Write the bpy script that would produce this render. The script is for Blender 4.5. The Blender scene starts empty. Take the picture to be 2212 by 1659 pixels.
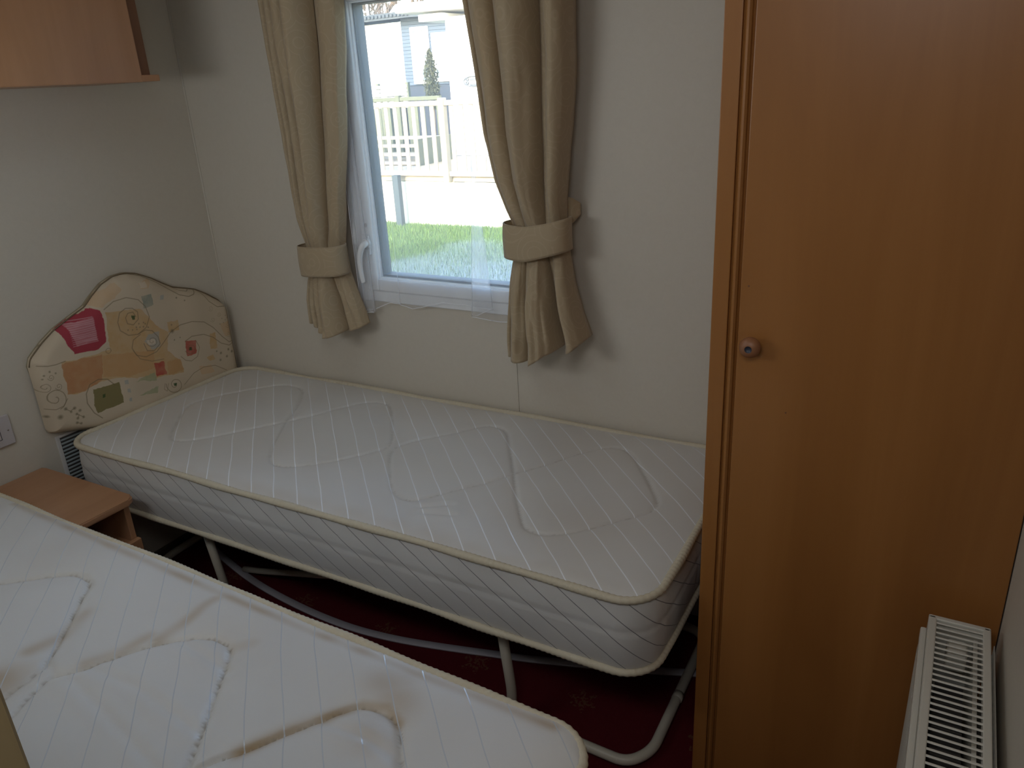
import bpy, bmesh, math, random
import numpy as np
from mathutils import Vector, Matrix
S = bpy.context.scene
C = S.collection
random.seed(7); RNG = np.random.default_rng(7)

# ------------------------------------------------------------------ camera
cd = bpy.data.cameras.new('camera'); cam = bpy.data.objects.new('camera', cd); C.objects.link(cam)
cam.matrix_world = Matrix(((0.872164, -0.136303, 0.469842, 2.29076), (0.48637, 0.344985, -0.802764, -1.87965),
                           (-0.052669, 0.928659, 0.367177, 1.511185), (0, 0, 0, 1)))
cd.sensor_width = 36.0; cd.lens = 36.0 * 1684.6 / 2212; cd.clip_start = 0.02; cd.clip_end = 300
S.camera = cam
# ------------------------------------------------------------------ exposure, sky, sun, lamps
S.view_settings.view_transform = 'Standard'; S.view_settings.look = 'None'
S.view_settings.exposure = 2.4; S.view_settings.gamma = 1.0; S.view_settings.use_curve_mapping = False
S.cycles.use_denoising = True
S.cycles.max_bounces = 14; S.cycles.diffuse_bounces = 8; S.cycles.glossy_bounces = 4
S.cycles.transparent_max_bounces = 16; S.cycles.sample_clamp_indirect = 6.0
world = bpy.data.worlds.new('sky'); S.world = world; world.use_nodes = True
wn = world.node_tree; bg = wn.nodes['Background']
sky = wn.nodes.new('ShaderNodeTexSky'); sky.sky_type = 'NISHITA'; sky.sun_disc = False
sky.sun_elevation = math.radians(23); sky.sun_rotation = math.radians(175); sky.air_density = 1.0; sky.dust_density = 1.5
wn.links.new(sky.outputs[0], bg.inputs[0]); bg.inputs[1].default_value = 0.30
sd = bpy.data.lights.new('sun', 'SUN'); sun = bpy.data.objects.new('sun', sd); C.objects.link(sun)
sd.energy = 0.8; sd.angle = math.radians(0.6); sd.color = (1.0, 0.95, 0.88)
sun.rotation_euler = Vector((0.03, 1.0, -0.42)).to_track_quat('-Z', 'Y').to_euler()
# added fill light in the doorway, without a fitting, to brighten the room
hd = bpy.data.lights.new('doorway_fill', 'AREA'); hl = bpy.data.objects.new('doorway_fill', hd); C.objects.link(hl)
hd.shape = 'RECTANGLE'; hd.size = 0.5; hd.size_y = 0.35; hd.energy = 1.0; hd.color = (0.97, 0.97, 1.0)
hl.location = (2.12, -1.97, 1.92)
hl.rotation_euler = Vector((-0.62, 0.72, -0.55)).to_track_quat('-Z', 'Y').to_euler()
# added ceiling fill to brighten the beds (made-up fitting further down, above the frame)
kd = bpy.data.lights.new('ceiling_fill', 'AREA'); kl = bpy.data.objects.new('ceiling_fill', kd); C.objects.link(kl)
kd.shape = 'DISK'; kd.size = 0.66; kd.energy = 0.28; kd.color = (0.74, 0.88, 1.0); kl.location = (1.05, -1.05, 1.945)
# added unseen fill on the front wall, brightens the walls (made-up fitting further down)
ld = bpy.data.lights.new('wall_fill', 'AREA'); ll = bpy.data.objects.new('wall_fill', ld); C.objects.link(ll)
ld.shape = 'RECTANGLE'; ld.size = 0.62; ld.size_y = 0.16; ld.energy = 0.62; ld.color = (0.94, 0.97, 1.0); ll.location = (0.85, -1.675, 1.50)
ll.rotation_euler = (math.radians(90), 0, 0)
# ------------------------------------------------------------------ materials
def mat(name, col, rough=0.6, spec=0.5, metal=0.0, sheen=0.0):
    m = bpy.data.materials.new(name); m.use_nodes = True
    b = m.node_tree.nodes['Principled BSDF']
    b.inputs['Base Color'].default_value = (*col, 1); b.inputs['Roughness'].default_value = rough
    b.inputs['Specular IOR Level'].default_value = spec; b.inputs['Metallic'].default_value = metal
    b.inputs['Sheen Weight'].default_value = sheen
    return m
class N:
    def __init__(s, m): s.m = m; s.t = m.node_tree; s.b = s.t.nodes['Principled BSDF']; s.out = s.t.nodes['Material Output']
    def new(s, k, **kw):
        n = s.t.nodes.new(k)
        for a, v in kw.items(): setattr(n, a, v)
        return n
    def ln(s, a, b): s.t.links.new(a, b)
    def coord(s, scale=(1, 1, 1), kind='Object', rot=(0, 0, 0)):
        tc = s.new('ShaderNodeTexCoord'); mp = s.new('ShaderNodeMapping'); mp.inputs['Scale'].default_value = scale
        mp.inputs['Rotation'].default_value = rot
        s.ln(tc.outputs[kind], mp.inputs[0]); return mp.outputs[0]
    def noise(s, vec, scale, detail=3, rough=0.5, dist=0.0):
        n = s.new('ShaderNodeTexNoise'); n.inputs['Scale'].default_value = scale; n.inputs['Detail'].default_value = detail
        n.inputs['Roughness'].default_value = rough; n.inputs['Distortion'].default_value = dist
        s.ln(vec, n.inputs['Vector']); return n.outputs[0]
    def math(s, op, a, b=None, c=None):
        n = s.new('ShaderNodeMath', operation=op)
        for i, v in enumerate((a, b, c)):
            if v is None: continue
            if isinstance(v, (int, float)): n.inputs[i].default_value = v
            else: s.ln(v, n.inputs[i])
        return n.outputs[0]
    def dot(s, vec, d):
        n = s.new('ShaderNodeVectorMath', operation='DOT_PRODUCT'); s.ln(vec, n.inputs[0]); n.inputs[1].default_value = d
        return n.outputs['Value']
    def ramp(s, f, *st):
        n = s.new('ShaderNodeValToRGB'); s.ln(f, n.inputs[0]); e = n.color_ramp.elements
        while len(e) < len(st): e.new(0.5)
        for q, (p, c) in zip(e, st): q.position = p; q.color = (*c, 1)
        return n.outputs[0]
    def mix(s, f, a, b, mode='MIX'):
        n = s.new('ShaderNodeMix', data_type='RGBA', blend_type=mode)
        for k, v in ((0, f), (6, a), (7, b)):
            if isinstance(v, (int, float)): n.inputs[k].default_value = v
            elif isinstance(v, tuple): n.inputs[k].default_value = (*v, 1)
            else: s.ln(v, n.inputs[k])
        return n.outputs[2]
    def base(s, c): s.ln(c, s.b.inputs['Base Color'])
    def bump(s, h, strength=0.2, dist=0.002):
        n = s.new('ShaderNodeBump'); n.inputs['Strength'].default_value = strength; n.inputs['Distance'].default_value = dist
        s.ln(h, n.inputs['Height']); s.ln(n.outputs[0], s.b.inputs['Normal']); return n
def wood(name, dark, mid, light, axis=2, rough=0.45, spec=0.5, scale=1.0):
    m = mat(name, mid, rough, spec); n = N(m)
    sc = [9.0 * scale] * 3; sc[axis] = 0.9 * scale
    v = n.coord(tuple(sc)); a = n.noise(v, 1.6, 5, 0.55, 1.2)
    sc2 = [140.0] * 3; sc2[axis] = 3.0
    g = n.noise(n.coord(tuple(sc2)), 1.0, 3, 0.6)
    r = n.ramp(a, (0.30, dark), (0.52, mid), (0.72, light))
    n.base(n.mix(n.math('MULTIPLY', g, 0.35), r, dark)); n.bump(g, 0.08, 0.0006)
    return m
def mottled(name, c1, c2, scale, rough=0.7, bump=0.1, bscale=60, spec=0.4, bd=0.001):
    m = mat(name, c1, rough, spec); n = N(m); v = n.coord()
    n.base(n.mix(n.noise(v, scale, 4, 0.6), c1, c2)); n.bump(n.noise(v, bscale, 3), bump, bd)
    return m
WALL = mat('cream vinyl wall', (0.60, 0.55, 0.46), 0.55, 0.35)
n = N(WALL); v = n.coord((1, 1, 1))
f1 = n.noise(v, 55, 6, 0.75, 0.8); f2 = n.noise(v, 260, 3, 0.6)
n.base(n.mix(n.ramp(f1, (0.35, (0, 0, 0)), (0.75, (1, 1, 1))), (0.60, 0.552, 0.468), (0.575, 0.527, 0.444)))
n.bump(n.math('ADD', n.math('MULTIPLY', f1, .5), f2), 0.06, 0.0006)
CEIL = mottled('ceiling board', (0.72, 0.70, 0.64), (0.68, 0.66, 0.6), 12)
OUTER = mottled('caravan aluminium skin', (0.62, 0.60, 0.52), (0.58, 0.56, 0.5), 4)
OAK = wood('honey beech laminate', (0.27, 0.108, 0.027), (0.33, 0.138, 0.036), (0.37, 0.160, 0.045), 2, 0.38, 0.45, 0.45)
OAKL = wood('light beech laminate', (0.37, 0.185, 0.092), (0.43, 0.225, 0.118), (0.47, 0.255, 0.138), 1, 0.33, 0.5, 0.6)
OAKD = wood('dark beech for knots and shade', (0.16, 0.07, 0.035), (0.20, 0.09, 0.045), (0.23, 0.11, 0.055), 2, 0.5)  # darker beech: door knots, and the painted shade of the cabinet end strip
JAMB = wood('tan door lining', (0.25, 0.19, 0.095), (0.29, 0.22, 0.115), (0.32, 0.25, 0.13), 2, 0.5)
UPVC = mat('white upvc', (0.80, 0.82, 0.84), 0.25, 0.5)
GASK = mat('dark rubber gasket', (0.05, 0.055, 0.06), 0.6)
PLAS = mat('white moulded plastic', (0.66, 0.64, 0.62), 0.35)
PLASG = mat('grey white switch plastic', (0.50, 0.46, 0.46), 0.35)
STEEL = mat('screw steel', (0.6, 0.6, 0.6), 0.25, 0.5, 1.0)
RAD = mat('white radiator enamel', (0.60, 0.58, 0.51), 0.35)
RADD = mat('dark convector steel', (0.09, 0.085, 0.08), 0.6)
TUBE = mat('cream painted tube', (0.60, 0.55, 0.45), 0.35)
STRIP = mottled('grey plastic strip', (0.50, 0.47, 0.50), (0.45, 0.43, 0.46), 20, 0.5)
PIPE = mottled('cream piping tape', (0.62, 0.56, 0.44), (0.54, 0.47, 0.34), 14, 0.75, 0.5, 500)
GLASS = bpy.data.materials.new('window glass'); GLASS.use_nodes = True
n = N(GLASS); tr = n.new('ShaderNodeBsdfTransparent'); tr.inputs[0].default_value = (0.93, 0.96, 0.97, 1)
gl = n.new('ShaderNodeBsdfGlossy'); gl.inputs['Roughness'].default_value = 0.02; lw = n.new('ShaderNodeFresnel'); lw.inputs[0].default_value = 1.45
mx = n.new('ShaderNodeMixShader'); n.ln(lw.outputs[0], mx.inputs[0]); n.ln(tr.outputs[0], mx.inputs[1]); n.ln(gl.outputs[0], mx.inputs[2]); n.ln(mx.outputs[0], n.out.inputs[0])
VOILE = bpy.data.materials.new('sheer white voile'); VOILE.use_nodes = True
n = N(VOILE); tr = n.new('ShaderNodeBsdfTransparent'); df = n.new('ShaderNodeBsdfDiffuse'); tl = n.new('ShaderNodeBsdfTranslucent')
for q in (df, tl): q.inputs[0].default_value = (0.86, 0.88, 0.92, 1)
m1 = n.new('ShaderNodeMixShader'); m1.inputs[0].default_value = 0.5; n.ln(df.outputs[0], m1.inputs[1]); n.ln(tl.outputs[0], m1.inputs[2])
m2 = n.new('ShaderNodeMixShader'); lw = n.new('ShaderNodeLayerWeight'); lw.inputs[0].default_value = 0.45
n.ln(n.math('ADD', n.math('MULTIPLY', lw.outputs['Facing'], 0.30), 0.17), m2.inputs[0]); n.ln(tr.outputs[0], m2.inputs[1]); n.ln(m1.outputs[0], m2.inputs[2]); n.ln(m2.outputs[0], n.out.inputs[0])
HEMV = mat('voile hem thread', (0.85, 0.86, 0.9), 0.8)
def curtain_mat(name, col, col2):
    m = mat(name, col, 0.62, 0.3, 0, 0.3); n = N(m); v = n.coord()
    vo = n.new('ShaderNodeTexVoronoi'); vo.inputs['Scale'].default_value = 15; n.ln(v, vo.inputs['Vector'])
    rings = n.math('SINE', n.math('ADD', n.math('MULTIPLY', vo.outputs['Distance'], 30), n.math('MULTIPLY', n.noise(v, 9, 2), 9)))
    ln_ = n.math('GREATER_THAN', rings, 0.80)
    n.base(n.mix(n.math('MULTIPLY', ln_, 0.45), col, col2))
    wv = n.noise(n.coord((500, 500, 900)), 1.0, 2)
    n.bump(n.math('ADD', n.math('MULTIPLY', ln_, 0.9), n.math('MULTIPLY', wv, 0.5)), 0.5, 0.0012)
    tl = n.new('ShaderNodeBsdfTranslucent'); tl.inputs[0].default_value = (0.62, 0.42, 0.22, 1)
    mx = n.new('ShaderNodeMixShader'); mx.inputs[0].default_value = 0.22
    n.ln(n.b.outputs[0], mx.inputs[1]); n.ln(tl.outputs[0], mx.inputs[2]); n.ln(mx.outputs[0], n.out.inputs[0]); return m
DAMASK = curtain_mat('gold damask', (0.50, 0.395, 0.255), (0.60, 0.49, 0.33))
def mattress_mat(name, coef, period, phase, width, scol, attr=None, srough=0.22):
    m = mat(name, (0.62, 0.605, 0.58), 0.46, 0.6, 0, 0.15); n = N(m); v = n.coord()
    base = n.mix(n.noise(v, 6, 4, 0.6), (0.66, 0.645, 0.62), (0.60, 0.585, 0.56))
    if attr:
        a = n.new('ShaderNodeVertexColor', layer_name='print'); base = n.mix(1.0, base, a.outputs[0], 'MULTIPLY')
    d = n.math('ADD', n.dot(v, coef), n.math('MULTIPLY', n.noise(v, 7, 1), 0.012))
    fr = n.math('FRACT', n.math('DIVIDE', n.math('ADD', d, phase), period))
    l = n.math('LESS_THAN', fr, width)
    n.base(n.mix(l, base, scol))
    n.ln(n.math('SUBTRACT', 0.46, n.math('MULTIPLY', l, 0.46 - srough)), n.b.inputs['Roughness'])
    n.bump(n.math('ADD', n.math('MULTIPLY', l, -0.6), n.math('MULTIPLY', n.noise(v, 420, 2), 0.35)), 0.35, 0.0010); return m
CARPET = mat('maroon carpet', (0.12, 0.012, 0.016), 0.95, 0.1)
n = N(CARPET); v = n.coord()
fib = n.noise(v, 700, 2); big = n.noise(v, 5, 3)
b0 = n.mix(fib, (0.075, 0.006, 0.010), (0.185, 0.018, 0.024)); b0 = n.mix(n.math('MULTIPLY', big, 0.4), b0, (0.07, 0.004, 0.010))
sx = n.new('ShaderNodeSeparateXYZ'); n.ln(v, sx.inputs[0])
def cell(o, off): return n.math('SUBTRACT', n.math('FRACT', n.math('ADD', n.math('DIVIDE', o, 0.32), off)), 0.5)
gx = n.math('MULTIPLY', cell(sx.outputs[0], 0.5 - 1.292 / 0.32 + 10), 0.32); gy = n.math('MULTIPLY', n.math('SUBTRACT', n.math('FRACT', n.math('ADD', n.math('DIVIDE', sx.outputs[1], 0.8), 0.5 + 0.454 / 0.8)), 0.5), 0.8)
rr = n.math('SQRT', n.math('ADD', n.math('MULTIPLY', gx, gx), n.math('MULTIPLY', gy, gy)))
th = n.math('ARCTAN2', gy, gx)
pet = n.math('ADD', 0.030, n.math('MULTIPLY', n.math('SINE', n.math('ADD', n.math('MULTIPLY', th, 6.0), n.math('MULTIPLY', n.noise(v, 45, 2), 5.0))), 0.013))
fl = n.math('MULTIPLY', n.math('LESS_THAN', rr, pet), n.math('GREATER_THAN', n.noise(v, 120, 2), 0.50))
n.base(n.mix(n.math('MULTIPLY', fl, 0.5), b0, (0.20, 0.11, 0.055))); n.bump(fib, 0.9, 0.003)
PRINT = mat('printed headboard cloth', (0.6, 0.5, 0.38), 0.8, 0.25); n = N(PRINT)
a = n.new('ShaderNodeVertexColor', layer_name='print'); n.base(a.outputs[0]); n.bump(n.noise(n.coord(), 900, 2), 0.3, 0.0008)
DECKT = mottled('pale deck timber', (0.46, 0.39, 0.29), (0.36, 0.30, 0.21), 9)
DECKG = mottled('weathered green timber', (0.13, 0.135, 0.085), (0.09, 0.10, 0.065), 9)
SKIRT = mottled('pale skirt board', (0.78, 0.74, 0.62), (0.70, 0.64, 0.50), 7)
WHITEP = mottled('white caravan panel', (0.85, 0.85, 0.84), (0.82, 0.82, 0.81), 2)
SLATE = mottled('slate blue cladding', (0.085, 0.115, 0.155), (0.07, 0.095, 0.135), 5)
ROOFM = mottled('grey roof tile sheet', (0.07, 0.085, 0.10), (0.05, 0.062, 0.075), 6)
PANE = mat('blue grey window pane', (0.12, 0.18, 0.23), 0.12, 0.6)
GREYP = mottled('grey painted post', (0.07, 0.09, 0.095), (0.055, 0.07, 0.075), 6)
BARK = mottled('winter bark', (0.17, 0.13, 0.10), (0.11, 0.085, 0.07), 20)
BADGE = mat('grey badge print', (0.10, 0.11, 0.12), 0.5)
SOIL = mottled('turf soil', (0.07, 0.11, 0.03), (0.05, 0.08, 0.025), 8, 0.95)
GRASS = mat('grass blades', (0.1, 0.2, 0.05), 0.7, 0.3); n = N(GRASS)
a = n.new('ShaderNodeVertexColor', layer_name='print'); n.base(a.outputs[0])
CONI = mottled('conifer green', (0.04, 0.055, 0.022), (0.09, 0.085, 0.045), 12)

# ------------------------------------------------------------------ mesh helpers
def link(name, me, m, parent=None, smooth=False):
    o = bpy.data.objects.new(name, me); C.objects.link(o)
    if m is not None:
        for q in (m if isinstance(m, (list, tuple)) else [m]): me.materials.append(q)
    if parent is not None: o.parent = parent
    if smooth: me.polygons.foreach_set('use_smooth', [True] * len(me.polygons))
    return o
def from_bm(name, bm, m, parent=None, smooth=False):
    bmesh.ops.recalc_face_normals(bm, faces=bm.faces)
    me = bpy.data.meshes.new(name); bm.to_mesh(me); bm.free(); return link(name, me, m, parent, smooth)
def add_box(bm, a, b, bev=0.0, seg=1):
    a, b = Vector(a), Vector(b); c = (a + b) / 2; d = b - a
    r = bmesh.ops.create_cube(bm, size=1.0); vs = r['verts']
    for q in vs: q.co = Vector((q.co.x * d.x, q.co.y * d.y, q.co.z * d.z)) + c
    if bev:
        es = list({e for q in vs for e in q.link_edges}); bmesh.ops.bevel(bm, geom=es, offset=bev, segments=seg, affect='EDGES', profile=0.6)
def boxes(name, lst, m, parent=None, bev=0.0, seg=1):
    bm = bmesh.new()
    for a, b in lst: add_box(bm, a, b, bev, seg)
    return from_bm(name, bm, m, parent)
def thing(name, label, cat, loc=(0, 0, 0), group=None):
    o = bpy.data.objects.new(name, None); C.objects.link(o); o.empty_display_size = 0.1
    o['label'] = label; o['category'] = cat
    if group: o['group'] = group
    return o
def tag(o, label, cat, group=None, kind=None):
    o['label'] = label; o['category'] = cat
    if group: o['group'] = group
    if kind: o['kind'] = kind
    return o
def struct(o): o['kind'] = 'structure'; return o
def catmull(pts, k=8, closed=False):
    P = [Vector(p) for p in pts]; n = len(P); out = []
    rng = range(n if closed else n - 1)
    for i in rng:
        g = (lambda j: P[j % n]) if closed else (lambda j: P[min(max(j, 0), n - 1)])
        p0, p1, p2, p3 = g(i - 1), g(i), g(i + 1), g(i + 2)
        for s in range(k):
            t = s / k
            out.append(0.5 * ((2 * p1) + (p2 - p0) * t + (2 * p0 - 5 * p1 + 4 * p2 - p3) * t * t + (3 * p1 - p0 - 3 * p2 + p3) * t ** 3))
    if not closed: out.append(P[-1])
    return out
def rounded_path(pts, r, k=6):
    P = [Vector(p) for p in pts]; out = [P[0]]
    for i in range(1, len(P) - 1):
        a, b, c = P[i - 1], P[i], P[i + 1]; u = (a - b); w = (c - b); rr = min(r, u.length * .48, w.length * .48)
        s = b + u.normalized() * rr; e = b + w.normalized() * rr
        for j in range(k + 1):
            t = j / k; out.append(s * (1 - t) ** 2 + b * 2 * t * (1 - t) + e * t * t)
    out.append(P[-1]); return out
def add_tube(bm, path, rad, seg=12, closed=False, sec=None, twist=0.0, radf=None):
    n = len(path); rings = []; up = None
    for i, p in enumerate(path):
        a = path[(i - 1) % n] if (closed or i) else p; b = path[(i + 1) % n] if (closed or i < n - 1) else p
        t = (b - a).normalized()
        if up is None: up = Vector((0, 0, 1)) if abs(t.z) < 0.9 else Vector((1, 0, 0))
        s = t.cross(up).normalized(); u = s.cross(t).normalized()
        if not sec: up = u
        r = rad if radf is None else radf(i)
        ring = []
        for k in range(len(sec) if sec else seg):
            if sec: x, y = sec[k]
            else: an = 2 * math.pi * k / seg; x, y = r * math.cos(an), r * math.sin(an)
            ring.append(bm.verts.new(p + s * x + u * y))
        rings.append(ring)
    m = len(rings[0])
    for i in range(n if closed else n - 1):
        A, B = rings[i], rings[(i + 1) % n]
        for k in range(m): bm.faces.new((A[k], A[(k + 1) % m], B[(k + 1) % m], B[k]))
    if not closed: bm.faces.new(rings[0]); bm.faces.new(rings[-1])
def tube(name, path, rad, m, parent=None, **kw):
    bm = bmesh.new(); add_tube(bm, path, rad, **kw); return from_bm(name, bm, m, parent, True)
def grid_mesh(name, X, Y, Z, wrap=False):
    nr, nc = X.shape; co = np.stack([X, Y, Z], -1).reshape(-1, 3)
    i = np.arange(nr - 1)[:, None]; j = np.arange(nc if wrap else nc - 1)[None, :]; j2 = (j + 1) % nc
    f = np.stack([i * nc + j, i * nc + j2, (i + 1) * nc + j2, (i + 1) * nc + j], -1).reshape(-1, 4)
    return np_mesh(name, co, f)
def np_mesh(name, co, f):
    me = bpy.data.meshes.new(name); me.vertices.add(len(co)); me.vertices.foreach_set('co', np.asarray(co, np.float32).ravel())
    k = f.shape[1]; me.loops.add(f.size); me.loops.foreach_set('vertex_index', f.astype(np.int32).ravel())
    me.polygons.add(len(f)); me.polygons.foreach_set('loop_start', np.arange(0, f.size, k, dtype=np.int32))
    me.update(calc_edges=True); me.validate(); return me
def paint(me, col):
    a = me.color_attributes.new('print', 'FLOAT_COLOR', 'POINT'); c = np.ones((len(me.vertices), 4), np.float32); c[:, :3] = col
    a.data.foreach_set('color', c.ravel())
def lathe(name, prof, m, parent=None, axis='y', origin=(0, 0, 0), seg=32, split=None):
    bm = bmesh.new(); rings = []
    for r, h in prof:
        ring = []
        for k in range(seg):
            a = 2 * math.pi * k / seg; x, y = r * math.cos(a), r * math.sin(a)
            v = {'y': (x, h, y), 'z': (x, y, h), 'x': (h, x, y)}[axis]; ring.append(bm.verts.new(Vector(v) + Vector(origin)))
        rings.append(ring)
    for i, (A, B) in enumerate(zip(rings, rings[1:])):
        for k in range(seg):
            f = bm.faces.new((A[k], A[(k + 1) % seg], B[(k + 1) % seg], B[k]))
            if split is not None and i >= split: f.material_index = 1
    f = bm.faces.new(rings[0]); g = bm.faces.new(rings[-1])
    if split is not None: g.material_index = 1
    return from_bm(name, bm, m, parent, True)
def seg_dist(px, py, pts):
    d = np.full(px.shape, 9.0)
    for (ax, ay), (bx, by) in zip(pts, pts[1:]):
        vx, vy = bx - ax, by - ay; L = vx * vx + vy * vy + 1e-12
        near = np.abs(px - (ax + bx) / 2) < (abs(vx) / 2 + 0.2)
        t = np.clip(((px - ax) * vx + (py - ay) * vy) / L, 0, 1)
        d = np.minimum(d, np.hypot(px - ax - t * vx, py - ay - t * vy))
    return d
def inside(px, py, pts):
    r = np.zeros(px.shape, bool); n = len(pts)
    for i in range(n):
        (ax, ay), (bx, by) = pts[i], pts[(i + 1) % n]
        if ay == by: continue
        c = ((ay > py) != (by > py)) & (px < (bx - ax) * (py - ay) / (by - ay) + ax); r ^= c
    return r
def vnoise(x, y, s, seed=0):
    g = np.random.default_rng(seed).random((64, 64)); x = np.asarray(x) * s + 31; y = np.asarray(y) * s + 31
    i = np.floor(x).astype(int); j = np.floor(y).astype(int); u = x - i; w = y - j
    u = u * u * (3 - 2 * u); w = w * w * (3 - 2 * w)
    f = lambda a, b: g[a % 64, b % 64]
    return (f(i, j) * (1 - u) + f(i + 1, j) * u) * (1 - w) + (f(i, j + 1) * (1 - u) + f(i + 1, j + 1) * u) * w
def tab(t, z):
    t = sorted((b, a) for a, b in t); return np.interp(z, [q[0] for q in t], [q[1] for q in t])
# ================================================================== ROOM SHELL
# floor, ceiling, outer shell of the caravan
floor = struct(boxes('floor', [((-0.06, -3.2, -0.06), (4.2, 0.06, 0))], CARPET))
ceil = struct(boxes('ceiling', [((-0.06, -3.2, 2.0), (4.2, 0.06, 2.04))], CEIL))
struct(boxes('roof', [((-4.35, -3.6, 2.06), (7.0, 0.16, 2.28))], OUTER))
# outside skin with the window hole  (hole x .665-1.325, z .885-1.78)
HX0, HX1, HZ0, HZ1 = 0.668, 1.322, 0.888, 1.782
def holed(x0, x1, z0, z1, ya, yb):
    L = []
    if x0 < HX0: L.append(((x0, ya, z0), (min(HX0, x1), yb, z1)))
    if x1 > HX1: L.append(((max(HX1, x0), ya, z0), (x1, yb, z1)))
    a, b = max(x0, HX0), min(x1, HX1)
    if a < b: L += [((a, ya, z0), (b, yb, HZ0)), ((a, ya, HZ1), (b, yb, z1))]
    return L
struct(boxes('wall_outer', holed(-4.3, 6.9, -0.62, 2.06, 0.045, 0.085) + [((-4.3, -3.5, -0.62), (-4.26, 0.045, 2.06)),
       ((6.86, -3.5, -0.62), (6.9, 0.045, 2.06)), ((-4.3, -3.54, -0.62), (6.9, -3.5, 2.06))], OUTER))
wb = struct(boxes('wall_back', holed(-0.04, 4.2, 0, 2.0, 0.004, 0.045), WALL))
boxes('wall_panel', holed(0, 1.2108, 0, 2.0, 0.0, 0.004), WALL, wb)
boxes('wall_panel', holed(1.2122, 4.2, 0, 2.0, 0.0, 0.004), WALL, wb)
boxes('joint_backing', [((1.2108, 0.003, 0), (1.2122, 0.0045, HZ0))], GASK, wb)
struct(boxes('wall_left', [((-0.06, -3.2, 0), (0, 0.004, 2.0))], WALL))
struct(boxes('wall_right', [((2.4462, -3.2, 0), (2.52, 0.0, 2.0))], WALL))
struct(boxes('wall_front', [((0, -1.84, 0), (1.862, -1.765, 2.0))], WALL))
struct(boxes('wall_hall', [((0.0, -3.2, 0), (2.446, -3.14, 2.0))], WALL))
struct(tube('trim_1', [Vector((0.002, -0.002, 0.0)), Vector((0.002, -0.002, 2.0))], 0.0035, WALL, seg=8))
d1 = struct(boxes('door_1', [((1.862, -1.87, 0), (1.9, -1.741, 1.97))], JAMB, bev=0.002))
boxes('door_stop', [((1.9, -1.83, 0), (1.908, -1.80, 1.96))], JAMB, d1, 0.001)
boxes('head_lining', [((1.862, -1.87, 1.97), (2.446, -1.741, 2.0))], JAMB, d1)
struct(boxes('baseboard_left', [((0.0, -1.76, 0.0), (0.010, -0.01, 0.032))], mat('dark skirting', (0.10, 0.075, 0.05), 0.6), bev=0.002))

# ================================================================== WINDOW
w1 = thing('window_1', '', ''); del w1['label']; del w1['category']; struct(w1)
def frame_boxes(x0, x1, z0, z1, t, y0, y1, tb=None):
    tb = tb or t
    return [((x0, y0, z0), (x0 + t, y1, z1)), ((x1 - t, y0, z0), (x1, y1, z1)), ((x0 + t, y0, z0), (x1 - t, y1, z0 + tb)), ((x0 + t, y0, z1 - t), (x1 - t, y1, z1))]
boxes('outer_frame', frame_boxes(0.650, 1.340, 0.868, 1.80, 0.040, -0.010, 0.0, 0.036), UPVC, w1, 0.003)
boxes('outer_frame', frame_boxes(0.668, 1.322, 0.888, 1.782, 0.022, 0.0, 0.075), UPVC, w1, 0.001)
sash = boxes('sash', frame_boxes(0.692, 1.298, 0.906, 1.770, 0.046, -0.016, 0.050, 0.038), UPVC, w1, 0.004, 2)
boxes('glazing_bead', frame_boxes(0.736, 1.254, 0.942, 1.728, 0.007, -0.006, 0.03, 0.006), UPVC, w1, 0.002)
boxes('gasket', frame_boxes(0.741, 1.249, 0.9465, 1.724, 0.006, 0.004, 0.045, 0.008), GASK, w1)
boxes('glass', [((0.743, 0.016, 0.949), (1.247, 0.020, 1.722))], GLASS, w1)
hb = boxes('handle', [((0.700, -0.026, 1.020), (0.728, -0.016, 1.082))], UPVC, w1, 0.006, 3)
bm = bmesh.new()
add_tube(bm, catmull([(0.722, -0.024, 1.058), (0.722, -0.044, 1.056), (0.716, -0.052, 1.045), (0.706, -0.053, 1.015), (0.703, -0.051, 0.975), (0.705, -0.048, 0.938)], 6), 0.008, 12,
         radf=lambda i: 0.0105 - 0.00012 * i)
from_bm('lever', bm, UPVC, hb, True)
lathe('lever_boss', [(0.001, -0.036), (0.013, -0.036), (0.015, -0.030), (0.015, -0.024)], UPVC, hb, 'y', (0.719, 0, 1.058), 20)
lathe('screw_cover', [(0.001, -0.0195), (0.006, -0.019), (0.007, -0.016)], PLASG, w1, 'y', (0.698, 0, 1.047), 16)
lathe('screw_cover', [(0.001, -0.0195), (0.005, -0.019), (0.006, -0.016)], PLASG, w1, 'y', (0.714, 0, 1.110), 16)

# net curtain -----------------------------------------------------
nc = thing('net_curtain', 'sheer white net curtain hanging over the window with a wavy hem', 'net curtain')
us = np.linspace(0, 1, 170); vs = np.linspace(0, 1, 90)
hem = [(0.655, 0.842), (0.678, 0.835), (0.707, 0.842), (0.785, 0.875), (0.829, 0.872), (0.872, 0.864), (0.926, 0.878), (0.986, 0.895), (1.06, 0.893), (1.12, 0.888), (1.13, 0.862), (1.159, 0.854), (1.198, 0.855), (1.30, 0.865)]
U, V = np.meshgrid(us, vs)
def xmap(u, z):   # x runs left to right and doubles back once in two narrow folds
    x = 0.672 + (1.325 - 0.672) * u
    for c0, wb, wt, zt_ in ((1.125, 0.030, 0.001, 1.45), (0.705, 0.020, 0.012, 1.5), (0.823, 0.006, 0.003, 1.30), (0.992, 0.005, 0.0, 0.93)):
        w = np.clip(wt + (wb - wt) * np.clip((zt_ - z) / (zt_ - 0.86), 0, 1), 0, 1)
        cu = (c0 - 0.672) / (1.325 - 0.672); t = np.clip((u - cu) / (0.022 if c0 < .72 else 0.035), -1, 1)
        x = x - w * 1.7 * np.sin(t * math.pi)
    return x
hz = np.interp(0.672 + 0.653 * U, [q[0] for q in hem], [q[1] for q in hem])
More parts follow.
